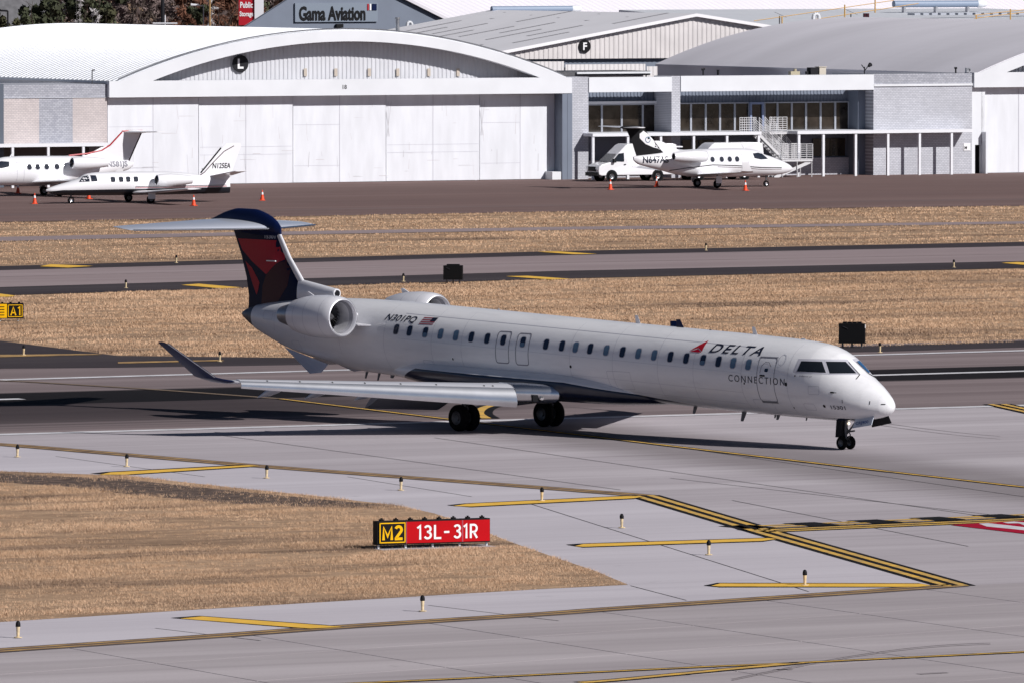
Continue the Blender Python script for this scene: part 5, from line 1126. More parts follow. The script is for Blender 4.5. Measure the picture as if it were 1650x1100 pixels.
place_bm(poly_bm([rrect(5.15, zc(5)+.11, .26, .06, .02)]), 'door_handle', M['dark'], SM2, jet)
place_bm(poly_bm(outline([(5.27, zc(5)+.2), (5.24, zc(5)+.42), (5.1, zc(5)+.56), (4.92, zc(5)+.56), (4.78, zc(5)+.42)], .02, False)), 'door_vent_line', M['line_grey'], SM2, jet, .2)
SL = .033
def fuse_text(s, px0, py0, px1, py1, h, m='text_navy', shear=0.0, bold=0.0, sp=1.0, l=1.3, both=True, name='lettering', prt=None):
    a0, z0 = AP(px0, py0, l); a1, z1 = AP(px1, py1, l); wd = a0-a1; k = (z1-z0)/max(wd, .01)
    bm = text_bm(s, wd, h, shear, bold, sp); t = side_map(ft2, 1, .010)
    place_bm(bm, name, M[m], lambda x, y: t(a0-x, z0+y+k*x), prt or jet, .1)
    if both:
        t2 = side_map(ft2, -1, .010); place_bm(text_bm(s, wd, h, shear, bold, sp), name, M[m], lambda x, y: t2(a1+x, z0+y-SL*(0-x)-SL*0+k*(wd)), prt or jet, .1)
fuse_text('DELTA', 1138.5, 567.5, 1220, 573.3, .295, shear=.35, bold=.014, sp=1.25, l=1.27)
fuse_text('CONNECTION', 1174.3, 613.5, 1264, 620.5, .235, sp=1.35, l=1.33)
fuse_text('N301PQ', 617, 517.5, 667.5, 522.5, .26, shear=.3, bold=.012, l=1.2)
fuse_text('15301', 1334.5, 658.5, 1354, 660.0, .13, l=1.1, bold=.01)
fuse_text('endeavor air', 1290, 606.5, 1308, 607.5, .07, l=1.2, m='line_grey')
# widget
def wpoly(pts, l=1.22): return [AP(850+x/3.9275, 440+y/3.9275, l) for x, y in pts]
place_bm(poly_bm([wpoly([(1018, 493), (1097, 428), (1097, 497), (1066, 473)])]), 'triangle_emblem', M['red'], SM2, jet, .1)
place_bm(poly_bm([wpoly([(1024, 496), (1066, 479), (1096, 502)])]), 'triangle_emblem', M['red_dark'], SM2, jet, .1)
# flag
a0, z0 = AP(674, 522.5, 1.2); a1, z1 = AP(696, 524.5, 1.2); hF = .245; shf = .35
flg = place_bm(poly_bm([[(a0, z0), (a1, z0+.01), (a1-.10, z0+hF), (a0-.10, z0+hF-.01)]]), 'flag', mat('flag_white', (.5, .5, .54), .5), SM, jet, .1)
for k in range(4):
    y0, y1 = z0+hF*(2*k)/7, z0+hF*(2*k+1)/7; s0, s1 = .10*(2*k)/7, .10*(2*k+1)/7
    place_bm(poly_bm([[(a0-s0, y0), (a1-s0, y0), (a1-s1, y1), (a0-s1, y1)]]), 'flag_stripe', mat('flag_red', (.30, .05, .07), .5), SM2, flg, .15)
place_bm(poly_bm([[(a1+.27-.045, z0+hF*.45), (a1-.045, z0+hF*.45), (a1-.10, z0+hF), (a1+.27-.10, z0+hF)]]), 'flag_canton', M['text_navy'], side_map(ft2, 1, .014), flg, .15)
# panel line running along crown and small marks
place_bm(poly_bm(outline([(6.2, zc(6.2)+1.0), (15, zc(15)+1.0), (24, zc(24)+1.0)], .014, False)), 'skin_joint', M['line_soft'], SM, jet, .4)
for a in (3.95, 6.2, 8.6, 10.4, 12.7, 14.9, 20.6, 22.2, 24.8, 27.4, 29.6, 31.6): place_bm(poly_bm(outline([(a, zc(a)+1.25), (a, zc(a)-1.1+max(0, a-24)*.13)], .012, False)), 'skin_joint', mat('skin_line', (.52, .52, .57), .4), SM, jet, .1)
for (x, y, w_, h_) in ((1269, 618.5, .10, .13), (1282, 605, .05, .06), (1329, 653.5, .10, .10), (1271, 656.5, .05, .05), (1342, 631.5, .14, .05), (1355, 646, .02, .12), (1386, 649, .02, .12), (1399, 652, .12, .03), (922, 590, .10, .10), (798, 600, .09, .13), (832, 603.5, .10, .13), (731, 578, .06, .08), (1202, 617, .06, .07)):
    a, z = AP(x, y, 1.25 if x < 1310 else 1.0); place_bm(poly_bm([rrect(a, z, w_, h_, min(w_, h_)*.4)]), 'skin_port', M['dark'], SM2, jet)
place_bm(poly_bm(outline([(4.35+.16*math.cos(t), zc(4.3)+.68+.19*math.sin(t)) for t in np.linspace(0, 6.0, 14)], .018)), 'round_decal', M['line_soft'], SM2, jet, .2)
for z_, a0_s, a1_s in ((-.55, 6.2, 14.9), (-.95, 6.2, 12), (.12, 6.2, 24)): place_bm(poly_bm(outline([(a0_s, zc(a0_s)+z_), (a1_s, zc(a1_s)+z_)], .009, False)), 'skin_joint', mat('skin_line', (.56, .56, .61), .4), SM, jet, .4)
for (x, y, w_, h_) in ((1225, 655, .9, .5), (1000, 612, 1.2, .62), (690, 590, .5, .45), (430, 508, .6, .3), (1318, 628, .45, .28), (1300, 655, .5, .22), (480, 556, .5, .35)):
    a, z = AP(x, y, 1.2 if x < 1310 else 1.0) if x > 560 else AP(x, y, .6); place_bm(poly_bm(outline(rrect(a, z, w_, h_, .05), .012)), 'access_panel', mat('skin_line', (.50, .50, .55), .4), SM, jet, .2)
# cockpit glazing: frames and panes
def cpoly(pts, l): return [AP(1240+x/5.5, 540+y/5.5, l) for x, y in pts]
JM = Matrix.Translation((X0, Y0, 0)) @ Matrix.Rotation(math.atan2(hy, hx), 4, 'Z'); JI = JM.inverted()
def sight(eps, mir=False):     # where a sight line measured in the photograph meets the nose; mir = the mirrored port side
    def f(px, py):
        o = JI @ Vector((0, 0, CAMZ)); d = (JI.to_3x3() @ Vector(ray(px, py))).normalized(); h = ft2.ray_cast(o, d)
        if h[0] is None: h = ft2.find_nearest(JI @ (Vector(ray(px, py))*300+Vector((0, 0, CAMZ))))
        n_ = h[1] if h[1].dot(d) < 0 else -h[1]; p = h[0]+n_*eps
        return Vector((p.x, -p.y, p.z)) if mir else p
    return f
def cq(pts): return [(1240+x/5.5, 540+y/5.5) for x, y in pts]
for mir in (False, True):
    w0 = place_bm(poly_bm([cq([(258, 207), (484, 212), (520, 345), (210, 330)])]), 'cockpit_window_frame', M['line_soft'], sight(.006, mir), jet, 5, True)
    place_bm(poly_bm([cq([(283, 228), (466, 233), (500, 330), (243, 318)])]), 'pane', M['glass_dark'], sight(.012, mir), w0, 5, True)
    w1 = place_bm(poly_bm([cq([(486, 212), (690, 213), (795, 347), (524, 346)])]), 'windshield', M['line_soft'], sight(.006, mir), jet, 5, True)
    place_bm(poly_bm([cq([(500, 232), (674, 234), (770, 336), (534, 336)])]), 'pane', M['windshield'] if mir else M['glass_dark'], sight(.012, mir), w1, 5, True)  # mirrored port pane carries the painted blue sky reflection
    s_ = -1 if mir else 1; p_ = sight(.025, mir); mb = MB(); mb.bar(p_(1240+770/5.5, 540+388/5.5), p_(1240+800/5.5, 540+350/5.5), .014, 5); mb.bar(p_(1240+800/5.5, 540+350/5.5), p_(1240+700/5.5, 540+240/5.5), .010, 5); mb.build('wiper', M['dark'], w1)
def front_map(eps):
    def f(l, z):
        h = ft2.ray_cast(Vector((3, -l, z)), Vector((-1, 0, 0)))
        if h[0] is None: return Vector((-1.5, -l, z))
        n_ = h[1]; n_ = n_ if n_.x > 0 else -n_; return h[0]+n_*eps
    return f
# antennas
def blade(a, z, h, c_, m, up=1, l=0, nm='antenna'):
    R = [[A(a+x*c_*k+dx, l+y*.08*c_*k, z+dz) for x, y in AF] for k, dx, dz in ((1, 0, -.03*up), (.55, .28*c_+.35*h, h*up))]
    MB().rings(R).build(nm, m, jet, True)
for px_, py_, h, c_, m_ in ((1033, 521, .30, .26, 'plane_white'), (1103, 528, .30, .40, 'navy'), (1222, 540, .30, .26, 'plane_white'), (806, 499, .06, .12, 'plane_white'), (1148, 533, .07, .16, 'maroon'), (1300, 546.5, .05, .3, 'plane_white')):
    a, z = AP(px_, py_, 0); blade(a, z-.02, h, c_, M[m_])
for px_, py_, h, c_ in ((1125, 655, .28, .22), (1204, 665, .32, .26), (1258, 670, .16, .2), (1252, 669, .12, .12), (1302, 674, .10, .10), (594, 601, .22, .16), (614, 603, .25, .16), (638, 604, .14, .3)):
    a, z = AP(px_, py_, 0); blade(a, z+.03, h, c_, M['dull_metal'], -1)
mb = MB(); a, z = AP(1343, 632, 1.05); q = SM2(a, z); mb.bar(q, q+Vector((.05, -.10, 0)), .02, 6); mb.bar(q+Vector((.0, -.10, 0)), q+Vector((.22, -.11, .01)), .012, 6); mb.build('pitot_probe', M['dark'], jet)

# ------------------------------------------------------------------ small jets on the apron
def local_ap(root_xy, heading):
    hx_, hy_ = math.cos(heading), math.sin(heading)
    def f(px, py, l):
        d = ray(px, py); sx, sy = hy_, -hx_; t = (l+root_xy[0]*sx+root_xy[1]*sy)/(d[0]*sx+d[1]*sy)
        return -((d[0]*t-root_xy[0])*hx_+(d[1]*t-root_xy[1])*hy_), CAMZ+d[2]*t
    return f
def vjet(kind, wheelpx, heading, label, scheme, reg):
    W0 = G(*wheelpx); anose = {'p': 2.15, 'c': 1.75}[kind]
    hx_, hy_ = math.cos(heading), math.sin(heading); o = (W0[0]+hx_*anose, W0[1]+hy_*anose)
    e = empty('business_jet', (o[0], o[1], 0), heading, label, 'jet')
    if kind == 'p':
        ST = [(0, 1.30, 1.16, .04, 1.22), (.25, 1.50, 1.02, .22, 1.25), (.9, 1.80, .86, .42, 1.30), (1.7, 2.08, .78, .60, 1.36), (2.4, 2.28, .76, .72, 1.42), (2.9, 2.52, .75, .78, 1.46), (3.6, 2.66, .74, .82, 1.52), (5, 2.70, .72, .84, 1.56), (8.0, 2.68, .76, .84, 1.60), (9.3, 2.62, .92, .74, 1.68), (10.6, 2.48, 1.22, .54, 1.85), (11.8, 2.36, 1.50, .36, 1.98), (12.6, 2.28, 1.72, .22, 2.05), (12.9, 2.22, 1.95, .08, 2.10)]
    else:
        ST = [(0, .94, .82, .04, .88), (.25, 1.06, .72, .22, .90), (.9, 1.26, .60, .42, .95), (1.6, 1.44, .55, .58, 1.02), (2.2, 1.62, .53, .68, 1.08), (2.8, 1.93, .52, .74, 1.14), (3.5, 2.02, .52, .76, 1.2), (5, 2.04, .51, .77, 1.24), (8.2, 2.02, .51, .76, 1.24), (9.6, 1.94, .52, .66, 1.2), (11.2, 1.72, .53, .42, 1.10), (12.4, 1.46, .54, .26, 1.0), (13.0, 1.28, .56, .14, .92)]
    if kind == 'p': pm = M['jet_white']
    else:
        g = NG('jet_two_tone'); xx = g.xyz(); zl_ = g.rng(xx[0], -13.2, -1.4, .96, .90); zl2 = g.rng(xx[0], -1.0, 0, 0, -.1); zl_ = g.math('ADD', zl_, zl2)
        pm = g.done(g.mix(g.math('LESS_THAN', xx[2], zl_), (.80, .80, .83), (.012, .014, .02)), .3)
    fu = fuselage(ST, 60, 44, 2.05, 'fuselage', pm, e); T_ = bvh([fu]); mp = {s: side_map(T_, s, .010) for s in (1, -1)}; mq = {s: side_map(T_, s, .035) for s in (1, -1)}; mt = {s: side_map(T_, s, .014) for s in (1, -1)}; ms = {s: side_map(T_, s, .030) for s in (1, -1)}
    wm = M['jet_white'] if kind == 'p' else M['jet_white']
    if kind == 'p':
        for s in (1, -1):
            surface([(s*.5, 5.2, 2.9, .95, .12, 0), (s*1.4, 5.8, 2.2, 1.0, .12, 0), (s*7.2, 7.6, 1.1, 1.26, .11, 0), (s*7.55, 7.9, .8, 1.36, .09, 0), (s*7.75, 8.4, .45, 1.95, .08, 0)], 'wing', wm, e)
            mb = MB(); mb.lathe([(-x, r) for x, r in ((0, .30), (.03, .36), (.3, .41), (1.0, .44), (1.8, .38), (2.6, .27), (2.6, .2))], A(7.85, s*1.30, 2.22), (1, 0, 0), 26); n_ = mb.build('nacelle', M['jet_white'], e, True)
            mb = MB(); mb.lathe([(-.3, .29), (0, .30), (.02, .33), (-.03, .37)], A(7.85, s*1.30, 2.22), (1, 0, 0), 26); mb.build('inlet_lip', M['polished'], n_, True)
            MB().lathe([(-.28, .001), (-.28, .30)], A(7.85, s*1.30, 2.22), (1, 0, 0), 20).build('fan', M['dark'], n_); MB().lathe([(-2.58, .001), (-2.58, .25)], A(7.85, s*1.30, 2.22), (1, 0, 0), 20).build('exhaust', M['dark'], n_)
            MB().box(-9.7, -8.4, min(-s*1.0, -s*.5), max(-s*1.0, -s*.5), 2.16, 2.28).build('pylon', M['jet_white'], e)
        fm = M['black'] if scheme == 'black' else M['jet_white']
        fn = surface([(2.1, 9.9, 2.7, 0, .07, 0), (2.6, 10.6, 2.2, 0, .08, 0), (3.3, 11.25, 1.8, 0, .09, 0), (4.2, 12.1, 1.45, 0, .09, 0)], 'fin', fm, e, False)
        surface([(2.5, 8.6, 2.5, 0, .06, 0), (2.75, 9.6, 1.8, 0, .06, 0), (3.2, 10.5, 1.0, 0, .07, 0), (3.3, 10.9, .5, 0, .07, 0)], 'dorsal_fin', M['jet_white'], e, False)
        for s in (1, -1): surface([(s*.0, 12.2, 1.6, 4.23, .10, 0), (s*1.2, 12.7, 1.25, 4.25, .10, 0), (s*2.6, 13.5, .75, 4.29, .09, 0)], 'tailplane', M['jet_white'] if scheme != 'black' or s > 0 else M['jet_white'], e)
        mb = MB(); mb.lathe([(-.9, .001), (-.7, .09), (.0, .12), (.5, .10), (.8, .001)], A(13.1, 0, 4.25), (1, 0, 0), 14); mb.build('tail_bullet', fm, e, True)
        gear(e, 6.95, 1.35, .30, .2, 0.0001, 1.0, 'main_gear', sr=.05); gear(e, 6.95, -1.35, .30, .2, 0.0001, 1.0, 'main_gear', sr=.05); ng = gear(e, anose, 0, .22, .13, 0.0001, .9, 'nose_gear', rm='polished', sr=.04)
        for s in (1, -1): MB().box(-7.2, -6.75, -s*1.62-.02, -s*1.62+.02, .35, .85).build('gear_door', M['jet_white'], e)
        wins = [4.35+.62*i for i in range(0)]
        for a in (5.0, 5.6, 6.25, 7.0):
            for s in (1, -1):
                f = place_bm(poly_bm([rrect(a, 1.98, .40, .42, .19)]), 'window', M['line_soft'], mp[s], e, .1); place_bm(poly_bm([rrect(a, 1.98, .32, .34, .15)]), 'pane', M['jet_glass'], mq[s], f, .08)
        for s in (1, -1):
            place_bm(poly_bm([[(2.35, 1.95), (2.75, 2.30), (3.1, 2.38), (3.6, 2.34), (3.55, 2.02), (3.0, 1.92)]]), 'cockpit_window', M['jet_glass'], mt[s], e, .08)
            place_bm(poly_bm(outline([(4.1, .95), (4.1, 2.3), (4.6, 2.3), (4.6, .95)], .02)), 'door_outline', M['line_soft'], mp[s], e, .2)
        if scheme == 'black':
            for s in (1, -1):
                place_bm(poly_bm(outline([(1.2, 1.32), (3.0, 1.36), (5, 1.52), (7, 1.60), (9.0, 1.42), (10.2, 1.25)], .055, False)), 'stripe', M['black'], mp[s], e, .25)
                place_bm(poly_bm(outline([(1.2, 1.22), (3.0, 1.24), (5, 1.40), (6.6, 1.46)], .03, False)), 'stripe', M['maroon'], mp[s], e, .25)
            FT = bvh([fn]); 
            for s in (1, -1):
                fm2 = side_map(FT, s, .012); pt = place_bm(poly_bm([[(12.15, 4.0), (11.75, 3.78), (11.3, 3.32), (11.0, 3.08), (10.7, 2.86), (10.75, 2.72), (11.4, 2.86), (12.0, 3.1), (12.45, 3.5), (12.45, 3.8)]]), 'fin_panel', M['jet_white'], fm2, fn, .3)
                fm3 = side_map(FT, s, .02); place_bm(poly_bm(outline([(11.8+.19*math.cos(t), 3.38+.19*math.sin(t)) for t in np.linspace(0, 5.9, 14)], .05)), 'ring_emblem', M['glass_blue'], fm3, pt)
            mb = MB(); mb.lathe([(0, .001), (.1, .05), (1.7, .07), (2.2, .001)], A(8.9, 0, 2.86), (-1, 0, .03), 12); mb.build('dorsal_fairing', M['jet_white'], e, True)
        if scheme == 'red':
            FT = bvh([fn]); MB().bar(A(9.6, 0, 2.82), A(10.6, 0, 3.02), .06, 8).bar(A(10.6, 0, 3.02), A(11.2, 0, 3.35), .06, 8).bar(A(11.2, 0, 3.35), A(12.1, 0, 4.23), .05, 8).bar(A(12.1, 0, 4.30), A(13.6, 0, 4.32), .05, 8).build('red_trim', M['red'], fn)
            MB().bar(A(8.2, 0, 2.70), A(9.6, 0, 2.82), .05, 8).build('red_trim', M['red'], fn)
            MB().bar(A(12.62, 0, 2.3), A(13.52, 0, 4.15), .045, 8).build('red_trim', M['maroon'], fn)
        ra, rz, rl = (11.35, 1.82, 1.9) if scheme == 'black' else (11.6, 1.86, 1.6)
        for s in (1, -1):
            sx = (lambda x: ra+rl*.5-x) if s > 0 else (lambda x: ra-rl*.5+x)
            place_bm(text_bm(reg, rl, .46, bold=.03), 'registration', M['text_navy'] if scheme == 'black' else M['line_grey'], (lambda x, y: mt[s](sx(x), rz-.05+y)), e, .08)
        MB().bar(A(3.9, 0, 2.62), A(4.15, 0, 2.98), .05, 6, .02).build('antenna', M['jet_white'], e)
    else:
        for s in (1, -1):
            surface([(s*.5, 5.9, 2.4, .68, .13, 0), (s*1.5, 6.2, 1.9, .72, .13, 0), (s*7.1, 7.0, 1.0, 1.08, .12, 0)], 'wing', M['jet_white'], e)
            mb = MB(); mb.lathe([(-x, r) for x, r in ((0, .27), (.03, .33), (.3, .39), (1.0, .42), (1.7, .36), (2.5, .26), (2.5, .2))], A(7.3, s*1.18, 1.50), (1, 0, 0), 26); n_ = mb.build('nacelle', M['jet_white'], e, True)
            mb = MB(); mb.lathe([(-.3, .27), (0, .28), (.02, .31), (-.03, .34)], A(7.3, s*1.18, 1.50), (1, 0, 0), 26); mb.build('inlet_lip', M['polished'], n_, True)
            MB().lathe([(-.28, .001), (-.28, .28)], A(7.3, s*1.18, 1.50), (1, 0, 0), 20).build('fan', M['dark'], n_); MB().lathe([(-2.48, .001), (-2.48, .25)], A(7.3, s*1.18, 1.50), (1, 0, 0), 20).build('exhaust', M['dark'], n_)
            MB().box(-9.0, -7.7, min(-s*.9, -s*.5), max(-s*.9, -s*.5), 1.44, 1.56).build('pylon', M['jet_white'], e)
            surface([(s*.05, 11.6, 1.5, 1.70, .10, 0), (s*2.85, 12.2, .85, 2.08, .10, 0)], 'tailplane', M['jet_white'], e)
        fn = surface([(1.0, 9.9, 3.1, 0, .06, 0), (1.7, 10.8, 2.3, 0, .08, 0), (3.65, 12.55, 1.3, 0, .08, 0), (3.85, 12.8, 1.0, 0, .07, 0)], 'fin', M['jet_white'], e, False)
        MB().bar(A(10.95, 0, 1.90), A(12.4, 0, 3.53), .05, 8).build('black_boot', M['black'], fn)
        FT = bvh([fn])
        for s in (1, -1):
            fm2 = side_map(FT, s, .012)
            place_bm(poly_bm(outline([(10.9, 1.75), (11.2, 1.95), (11.9, 2.65), (12.6, 3.3), (13.3, 3.65)], .05, False)), 'stripe', M['maroon'], fm2, fn, .3)
            x0 = 11.75; rl = 1.30; sx = (lambda x: x0+rl-x) if s > 0 else (lambda x: x0+x)
            place_bm(text_bm(reg, rl, .36, bold=.02, shear=.15), 'registration', M['black'], (lambda x, y: fm2(sx(x), 2.18+y)), fn, .3)
            for z_, m_ in ((1.06, 'red'), (1.14, 'maroon')): place_bm(poly_bm(outline([(6.0, z_-.06), (12.7, z_-.05)], .035, False)), 'stripe', M[m_], mp[s], e, .4)
            for a in (4.43, 5.0, 5.5, 6.05):
                f = place_bm(poly_bm([rrect(a, 1.56, .28, .28, .08)]), 'window', M['line_grey'], mp[s], e, .1); place_bm(poly_bm([rrect(a, 1.56, .30, .30, .08)]), 'pane', M['jet_glass'], mq[s], f, .08)
            place_bm(poly_bm([[(2.1, 1.42), (2.5, 1.76), (2.8, 1.84), (2.8, 1.44)]]), 'cockpit_window', M['jet_glass'], mp[s], e, .15)
            place_bm(poly_bm([[(2.9, 1.44), (2.93, 1.84), (3.3, 1.84), (3.35, 1.46)]]), 'cockpit_window', M['jet_glass'], mp[s], e, .15)
        gear(e, 6.6, 1.9, .28, .2, 0.0001, .72, 'main_gear', sr=.05); gear(e, 6.6, -1.9, .28, .2, 0.0001, .72, 'main_gear', sr=.05); gear(e, anose, 0, .23, .13, 0.0001, .65, 'nose_gear', rm='polished', sr=.04)
        for s in (1, -1): MB().box(-6.85, -6.35, -s*2.08-.02, -s*2.08+.02, .3, .82).build('gear_door', M['jet_white'], e)
    return e
vjet('p', (1234.4, 301.2), math.radians(30), 'white business jet with black T-tail parked nose right in front of the vans', 'black', 'N647AS')
vjet('c', (114.4, 328.5), math.radians(205), 'white over black business jet with low tailplane in front of the red-trimmed jet', 'two', 'N125EA')
vjet('p', (-23, 317.5), math.radians(206), 'white business jet with red-edged T-tail cut by the left frame edge', 'red', 'N581JS')

# ------------------------------------------------------------------ vans
def van(px, py, hd, label, group='white high roof vans'):
    W0 = G(px, py); e = empty('van', (W0[0], W0[1], 0), hd, label, 'van', group)
    prof = [(-.45, .45), (.85, .42), (1.08, .50), (1.12, .80), (1.08, 1.05), (.9, 1.18), (.15, 1.38), (-.5, 1.95), (-1.15, 2.55), (-1.4, 2.66), (-5.0, 2.66), (-5.28, 2.58), (-5.38, 1.2), (-5.38, .45)]
    mb = MB(); n = len(prof)
    def ring(y, sx, inset): return [(x*1.0, y-(0 if z < 1.3 else math.copysign(min(.13, (z-1.3)*.11), y)), z) for x, z in prof]
    R = [[(x-.06*(x > 0), -.93 if z < 1.3 else -.93+min(.14, (z-1.3)*.11), z) for x, z in prof], [(x-.06*(x > 0), .93 if z < 1.3 else .93-min(.14, (z-1.3)*.11), z) for x, z in prof]]
    mb.rings(R); bd = mb.build('body', M['jet_white'], e, False, .05)
    for s in (1, -1):
        Y = .935*s
        MB().add([(-.02, Y, 1.42), (-1.0, Y, 1.42), (-1.0, Y-.065*s, 2.03), (-.58, Y-.065*s, 1.98)], [(0, 1, 2, 3)]).build('side_window', M['glass_dark'], e)
        MB().box(-.25, -.05, min(Y, Y+.22*s), max(Y, Y+.22*s), 1.35, 1.62).build('mirror', M['dark'], e)
        MB().box(1.0, 1.115, min(s*.55, s*.87), max(s*.55, s*.87), .88, 1.08).build('headlight', M['metal_grey'], e)
        for a in (0.0, -3.7):
            h = wheel(e, -a+.0, s*.86, .37, .24, 'wheel', 'metal_grey'); MB().lathe([(-.01, .46), (.012, .46), (.012, .001)], (a, s*.925, .38), (0, s, 0), 20).build('wheel_arch', M['black'], e)
        h_ = MB().box(-1.15, -1.0, min(Y, Y+.02*s), max(Y, Y+.02*s), 1.18, 1.24).build('door_handle', M['dark'], e)
    MB().add([(.16, -.78, 1.42), (.16, .78, 1.42), (-.46, .70, 1.965), (-.46, -.70, 1.965)], [(0, 1, 2, 3)]).build('windscreen', M['glass_dark'], e)
    MB().box(1.06, 1.145, -.52, .52, .74, 1.06).build('grille', M['dark'], e); MB().box(.95, 1.19, -.90, .90, .40, .66).build('bumper', M['black'], e, False, .03)
    return e
van(976, 292.5, math.radians(207), 'white high roof van at the left brick pillar, facing left')
van(1116, 290.5, math.radians(207), 'white high roof van behind the jet with the black tail, under the awning')

# ------------------------------------------------------------------ signs, cones, edge lights
def cone(px, py, label):
    W0 = G(px, py); e = empty('traffic_cone', (W0[0], W0[1], 0), random.uniform(0, 1.5), label, 'traffic cone', 'orange cones around the parked jets')
    MB().box(-.19, .19, -.19, .19, 0, .04).build('base', M['cone_orange'], e, False, .01)
    mb = MB(); mb.lathe([(0.04, .15), (.42, .075), (.56, .05), (.70, .028), (.71, .001)], (0, 0, 0), (0, 0, 1), 18); mb.build('cone_body', M['cone_orange'], e, True)
    mb = MB(); mb.lathe([(.40, .085), (.56, .056)], (0, 0, 0), (0, 0, 1), 18); mb.build('reflective_band', M['sign_white'], e, True)
for px, py, lb in ((29, 312, 'orange cone under the fuselage of the red-trimmed jet at far left'), (55.8, 329, 'orange cone left of the black-bellied jet nose wheel'), (143, 321, 'orange cone behind the black-bellied jet nose wheel'), (312, 332, 'orange cone behind the tail of the black-bellied jet'), (422.6, 323.5, 'orange cone standing alone near the hangar doors'),
                   (983.5, 306, 'orange cone in front of the van front wheel'), (1058, 301, 'orange cone in front of the van rear wheel'), (1201, 307.5, 'orange cone between the main and nose wheels of the black-tailed jet')): cone(px, py, lb)
def edge_light():
    e = empty('edge_light')
    MB().lathe([(0, .001), (0, .11), (.015, .11), (.02, .06), (.02, .001)], (0, 0, .01), (0, 0, 1), 20).build('base_plate', M['post_yellow'], e)
    MB().lathe([(.03, .038), (.24, .05), (.26, .055)], (0, 0, 0), (0, 0, 1), 14).build('stem', M['post_yellow'], e, True)
    MB().lathe([(.26, .055), (.27, .066), (.33, .066), (.38, .048), (.40, .02), (.40, .001)], (0, 0, 0), (0, 0, 1), 14).build('lens_cap', M['black'], e, True)
    return e
proto = edge_light()
EL = [(28, 736, 'at the left frame edge beside the upper double line'), (204, 751.5, 'above the left yellow stripe of the island'), (429.5, 770, 'third from the left above the grass island'), (646, 789.5, 'just above the red sign left end'), (873, 806.5, 'standing on the yellow stripe above right of the red sign'),
      (1002, 850, 'on bare concrete right of the red sign'), (1142, 893.5, 'just below the middle yellow stripe'), (1297, 942.5, 'standing on the lowest yellow stripe'), (681, 984.5, 'on the shoulder below the grass island tip'), (29, 1027, 'at the lower left frame edge on the shoulder'),
      (284, 424, 'on the far taxiway edge left of the red tail'), (203, 464.5, 'on the near edge of the far taxiway left of the tail'), (650, 454, 'left of the black sign box'), (1137.5, 404, 'on the far taxiway edge at upper right'), (1537, 431.5, 'on the far taxiway near edge at right'),
      (354, 582.5, 'beyond the runway behind the winglet'), (38, 572, 'beyond the runway at left below the small yellow sign'), (1418, 568, 'beyond the runway right of the big black sign box')]
for i, (px, py, lb) in enumerate(EL):
    o = proto if i == 0 else copy_tree(proto); o.location = G(px, py, .012); o.scale = (.95, .95, 1.08)
    o.rotation_euler = (random.uniform(-.03, .03), random.uniform(-.03, .03), random.uniform(0, 3))
    tag(o, 'black-capped cream edge light '+lb, 'edge light', 'edge lights along the pavements')
def sign_box(name, px0, px1, pybase, hgt, th, rz, label, foot=.12):
    P0, P1 = G(px0, pybase[0]), G(px1, pybase[1]); c = ((P0[0]+P1[0])/2, (P0[1]+P1[1])/2); ln = math.hypot(P1[0]-P0[0], P1[1]-P0[1]) if rz is None else (px1-px0)/FPX*c[1]/math.cos(rz)
    ang = math.atan2(P1[1]-P0[1], P1[0]-P0[0]) if rz is None else rz
    return empty(name, (c[0], c[1], 0), ang, label, 'sign'), ln
S, ln = sign_box('runway_sign', 607, 787, (885, 878.5), 0, 0, math.radians(24), 'red and black lit runway sign reading M2 and 13L-31R on the grass island')
hS = 38.5/FPX*254; f0 = .13; h2 = ln/2; wM = 44/180*ln
MB().box(-h2, h2, -.12, .20, f0, f0+hS).build('housing', M['sign_black'], S, False, .012)
MB().box(-h2-.05, h2+.05, -.5, .55, .0, .018).build('concrete_pad', M['concrete_base'], S)
def face(x0, x1, m, nm='panel'): return MB().box(x0, x1, -.135, -.122, f0+.035, f0+hS-.035).build(nm, m, S)
fM = face(-h2+.02, -h2+wM, M['sign_black']); xr = -h2+wM+.03; xs2 = -h2+ln*(699-607)/180*1.37 if False else -h2+ln*(742-607)/180
fR = face(xr, xs2-.02, M['sign_red']); fR2 = face(xs2+.02, h2-.02, M['sign_red'])
MB().box(xs2-.02, xs2+.02, -.14, -.122, f0+.03, f0+hS-.03).build('panel_joint', mat('joint_red', (.40, .06, .09), .4), S); MB().box(xr-.03, xr, -.14, -.122, f0+.03, f0+hS-.03).build('panel_joint', mat('joint_red2', (.30, .06, .09), .4), S)
bz0, bz1 = f0+.07, f0+hS-.06; bx0, bx1 = -h2+.05, -h2+wM-.03
place_bm(poly_bm(outline([(bx0, bz0), (bx1, bz0), (bx1, bz1), (bx0, bz1)], .032)), 'yellow_border', M['sign_yellow'], lambda x, y: (x, -.139, y), fM)
place_bm(glyphs('M2', (bx1-bx0)*.80, (bz1-bz0)*.74, .19), 'lettering', M['sign_yellow'], lambda x, y: (bx0+(bx1-bx0)*.10+x, -.139, bz0+(bz1-bz0)*.13+y), fM)
tx = lambda p: -h2+ln*(p-607)/180
for s_, a, b in (('13L', 668, 707.5), ('-', 712, 720.5), ('31R', 727, 766.5)):
    hh = hS*.60 if s_ != '-' else .06; z0 = f0+hS*.19
    place_bm(glyphs(s_, tx(b)-tx(a), hh if s_ != '-' else hS*.6), 'lettering', M['sign_white'], lambda x, y: (tx(a)+x, -.145, z0+y), fR)
for i in range(5): x = -h2+.06+i*(ln-.12)/4; MB().bar((x, .02, 0), (x, .02, f0), .035, 12).build('leg', M['white_wall'], S)
for i in range(8): x = -h2+.16+i*(ln-.36)/7; MB().box(x-.05, x+.05, -.05, .1, f0+hS, f0+hS+.05).box(x-.02, x+.02, -.01, .05, f0+hS+.05, f0+hS+.085).build('top_clamp', M['sign_black'], S)
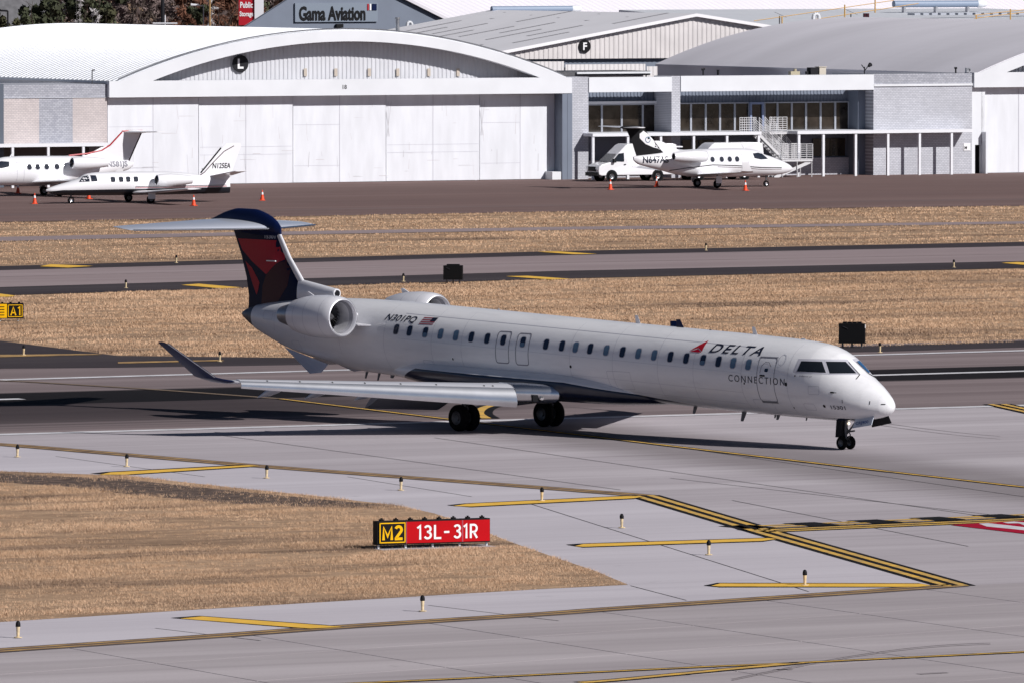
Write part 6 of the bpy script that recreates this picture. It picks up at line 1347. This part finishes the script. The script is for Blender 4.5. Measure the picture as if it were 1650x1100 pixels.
MB().box(-h2-.035, -h2, -.12, .20, f0, f0+hS).build('end_cap', M['sign_black'], S, False, .01)
# black sign boxes seen from behind
def backbox(px0, px1, pyb, hp, label, sd):
    S_, ln = sign_box('sign_box', px0, px1, (pyb, pyb), 0, 0, math.radians(-8), label); Yd = S_.location.y; hh = hp/FPX*Yd; f0 = .22; h2 = ln/2
    MB().box(-h2, h2, -.18, .18, f0, f0+hh).build('housing', M['sign_black'], S_, False, .015)
    MB().box(-h2-.02, h2+.02, -.20, .20, f0-.03, f0-.002).build('bottom_rail', M['dark'], S_)
    for x in (-h2+.15, 0, h2-.15): MB().bar((x, 0, 0), (x, 0, f0-.03), .04, 10).build('leg', M['dull_metal'], S_)
    for i in range(4): x = -h2+.25+i*(2*h2-.5)/3; MB().box(x-.09, x+.09, -.1, .1, f0+hh, f0+hh+.07).build('top_clamp', M['sign_black'], S_)
    MB().bar((-h2*.3, -.19, f0+hh*.72), (-h2*.7, -.19, f0+hh*.85), .02).build('handle', M['dark'], S_)
    if sd: MB().box(h2+.001, h2+.006, -.1, .12, f0+hh*.75, f0+hh*.95).build('data_plate', M['sign_white'], S_)
    return S_
backbox(715, 745.5, 457, 22, 'black sign box seen from behind, on the grass above the middle of the fuselage', False)
backbox(1352, 1394, 560, 30.5, 'large black sign box seen from behind, on the grass above the cockpit', True)
# yellow A1 sign
S2, ln = sign_box('taxiway_sign', -30, 37.5, (519, 516), 0, 0, math.radians(8), 'small yellow and black A1 sign at the left frame edge'); Yd = S2.location.y; hh = 24.5/FPX*Yd; h2 = ln/2; f0 = .12
MB().box(-h2, h2, -.12, .15, f0, f0+hh).build('housing', M['sign_black'], S2, False, .012)
xA = h2-27/FPX*Yd
pY = MB().box(-h2+.03, xA, -.135, -.122, f0+.03, f0+hh-.03).build('panel', M['sign_yellow'], S2); pA = MB().box(xA+.02, h2-.03, -.135, -.122, f0+.03, f0+hh-.03).build('panel', M['sign_black'], S2)
place_bm(poly_bm(outline([(xA+.06, f0+.08), (h2-.07, f0+.08), (h2-.07, f0+hh-.08), (xA+.06, f0+hh-.08)], .03)), 'yellow_border', M['sign_yellow'], lambda x, y: (x, -.139, y), pA)
place_bm(glyphs('A1', (h2-xA)*.62, hh*.58), 'lettering', M['sign_yellow'], lambda x, y: (xA+(h2-xA)*.2+x, -.140, f0+hh*.2+y), pA)
for k in range(4): z = f0+hh*(.2+.18*k); MB().box(xA-.75+.12*(k % 2), xA-.12, -.142, -.136, z, z+.04).build('black_bar', M['sign_black'], pY)
for x in (-h2+.1, -.1, h2-.25): MB().bar((x, .02, 0), (x, .02, f0), .035, 10).build('leg', M['white_wall'], S2)
for i in range(5): x = -h2+.2+i*(2*h2-.4)/4; MB().box(x-.05, x+.05, -.04, .08, f0+hh, f0+hh+.06).build('top_clamp', M['sign_black'], S2)
bpy.context.view_layer.update()
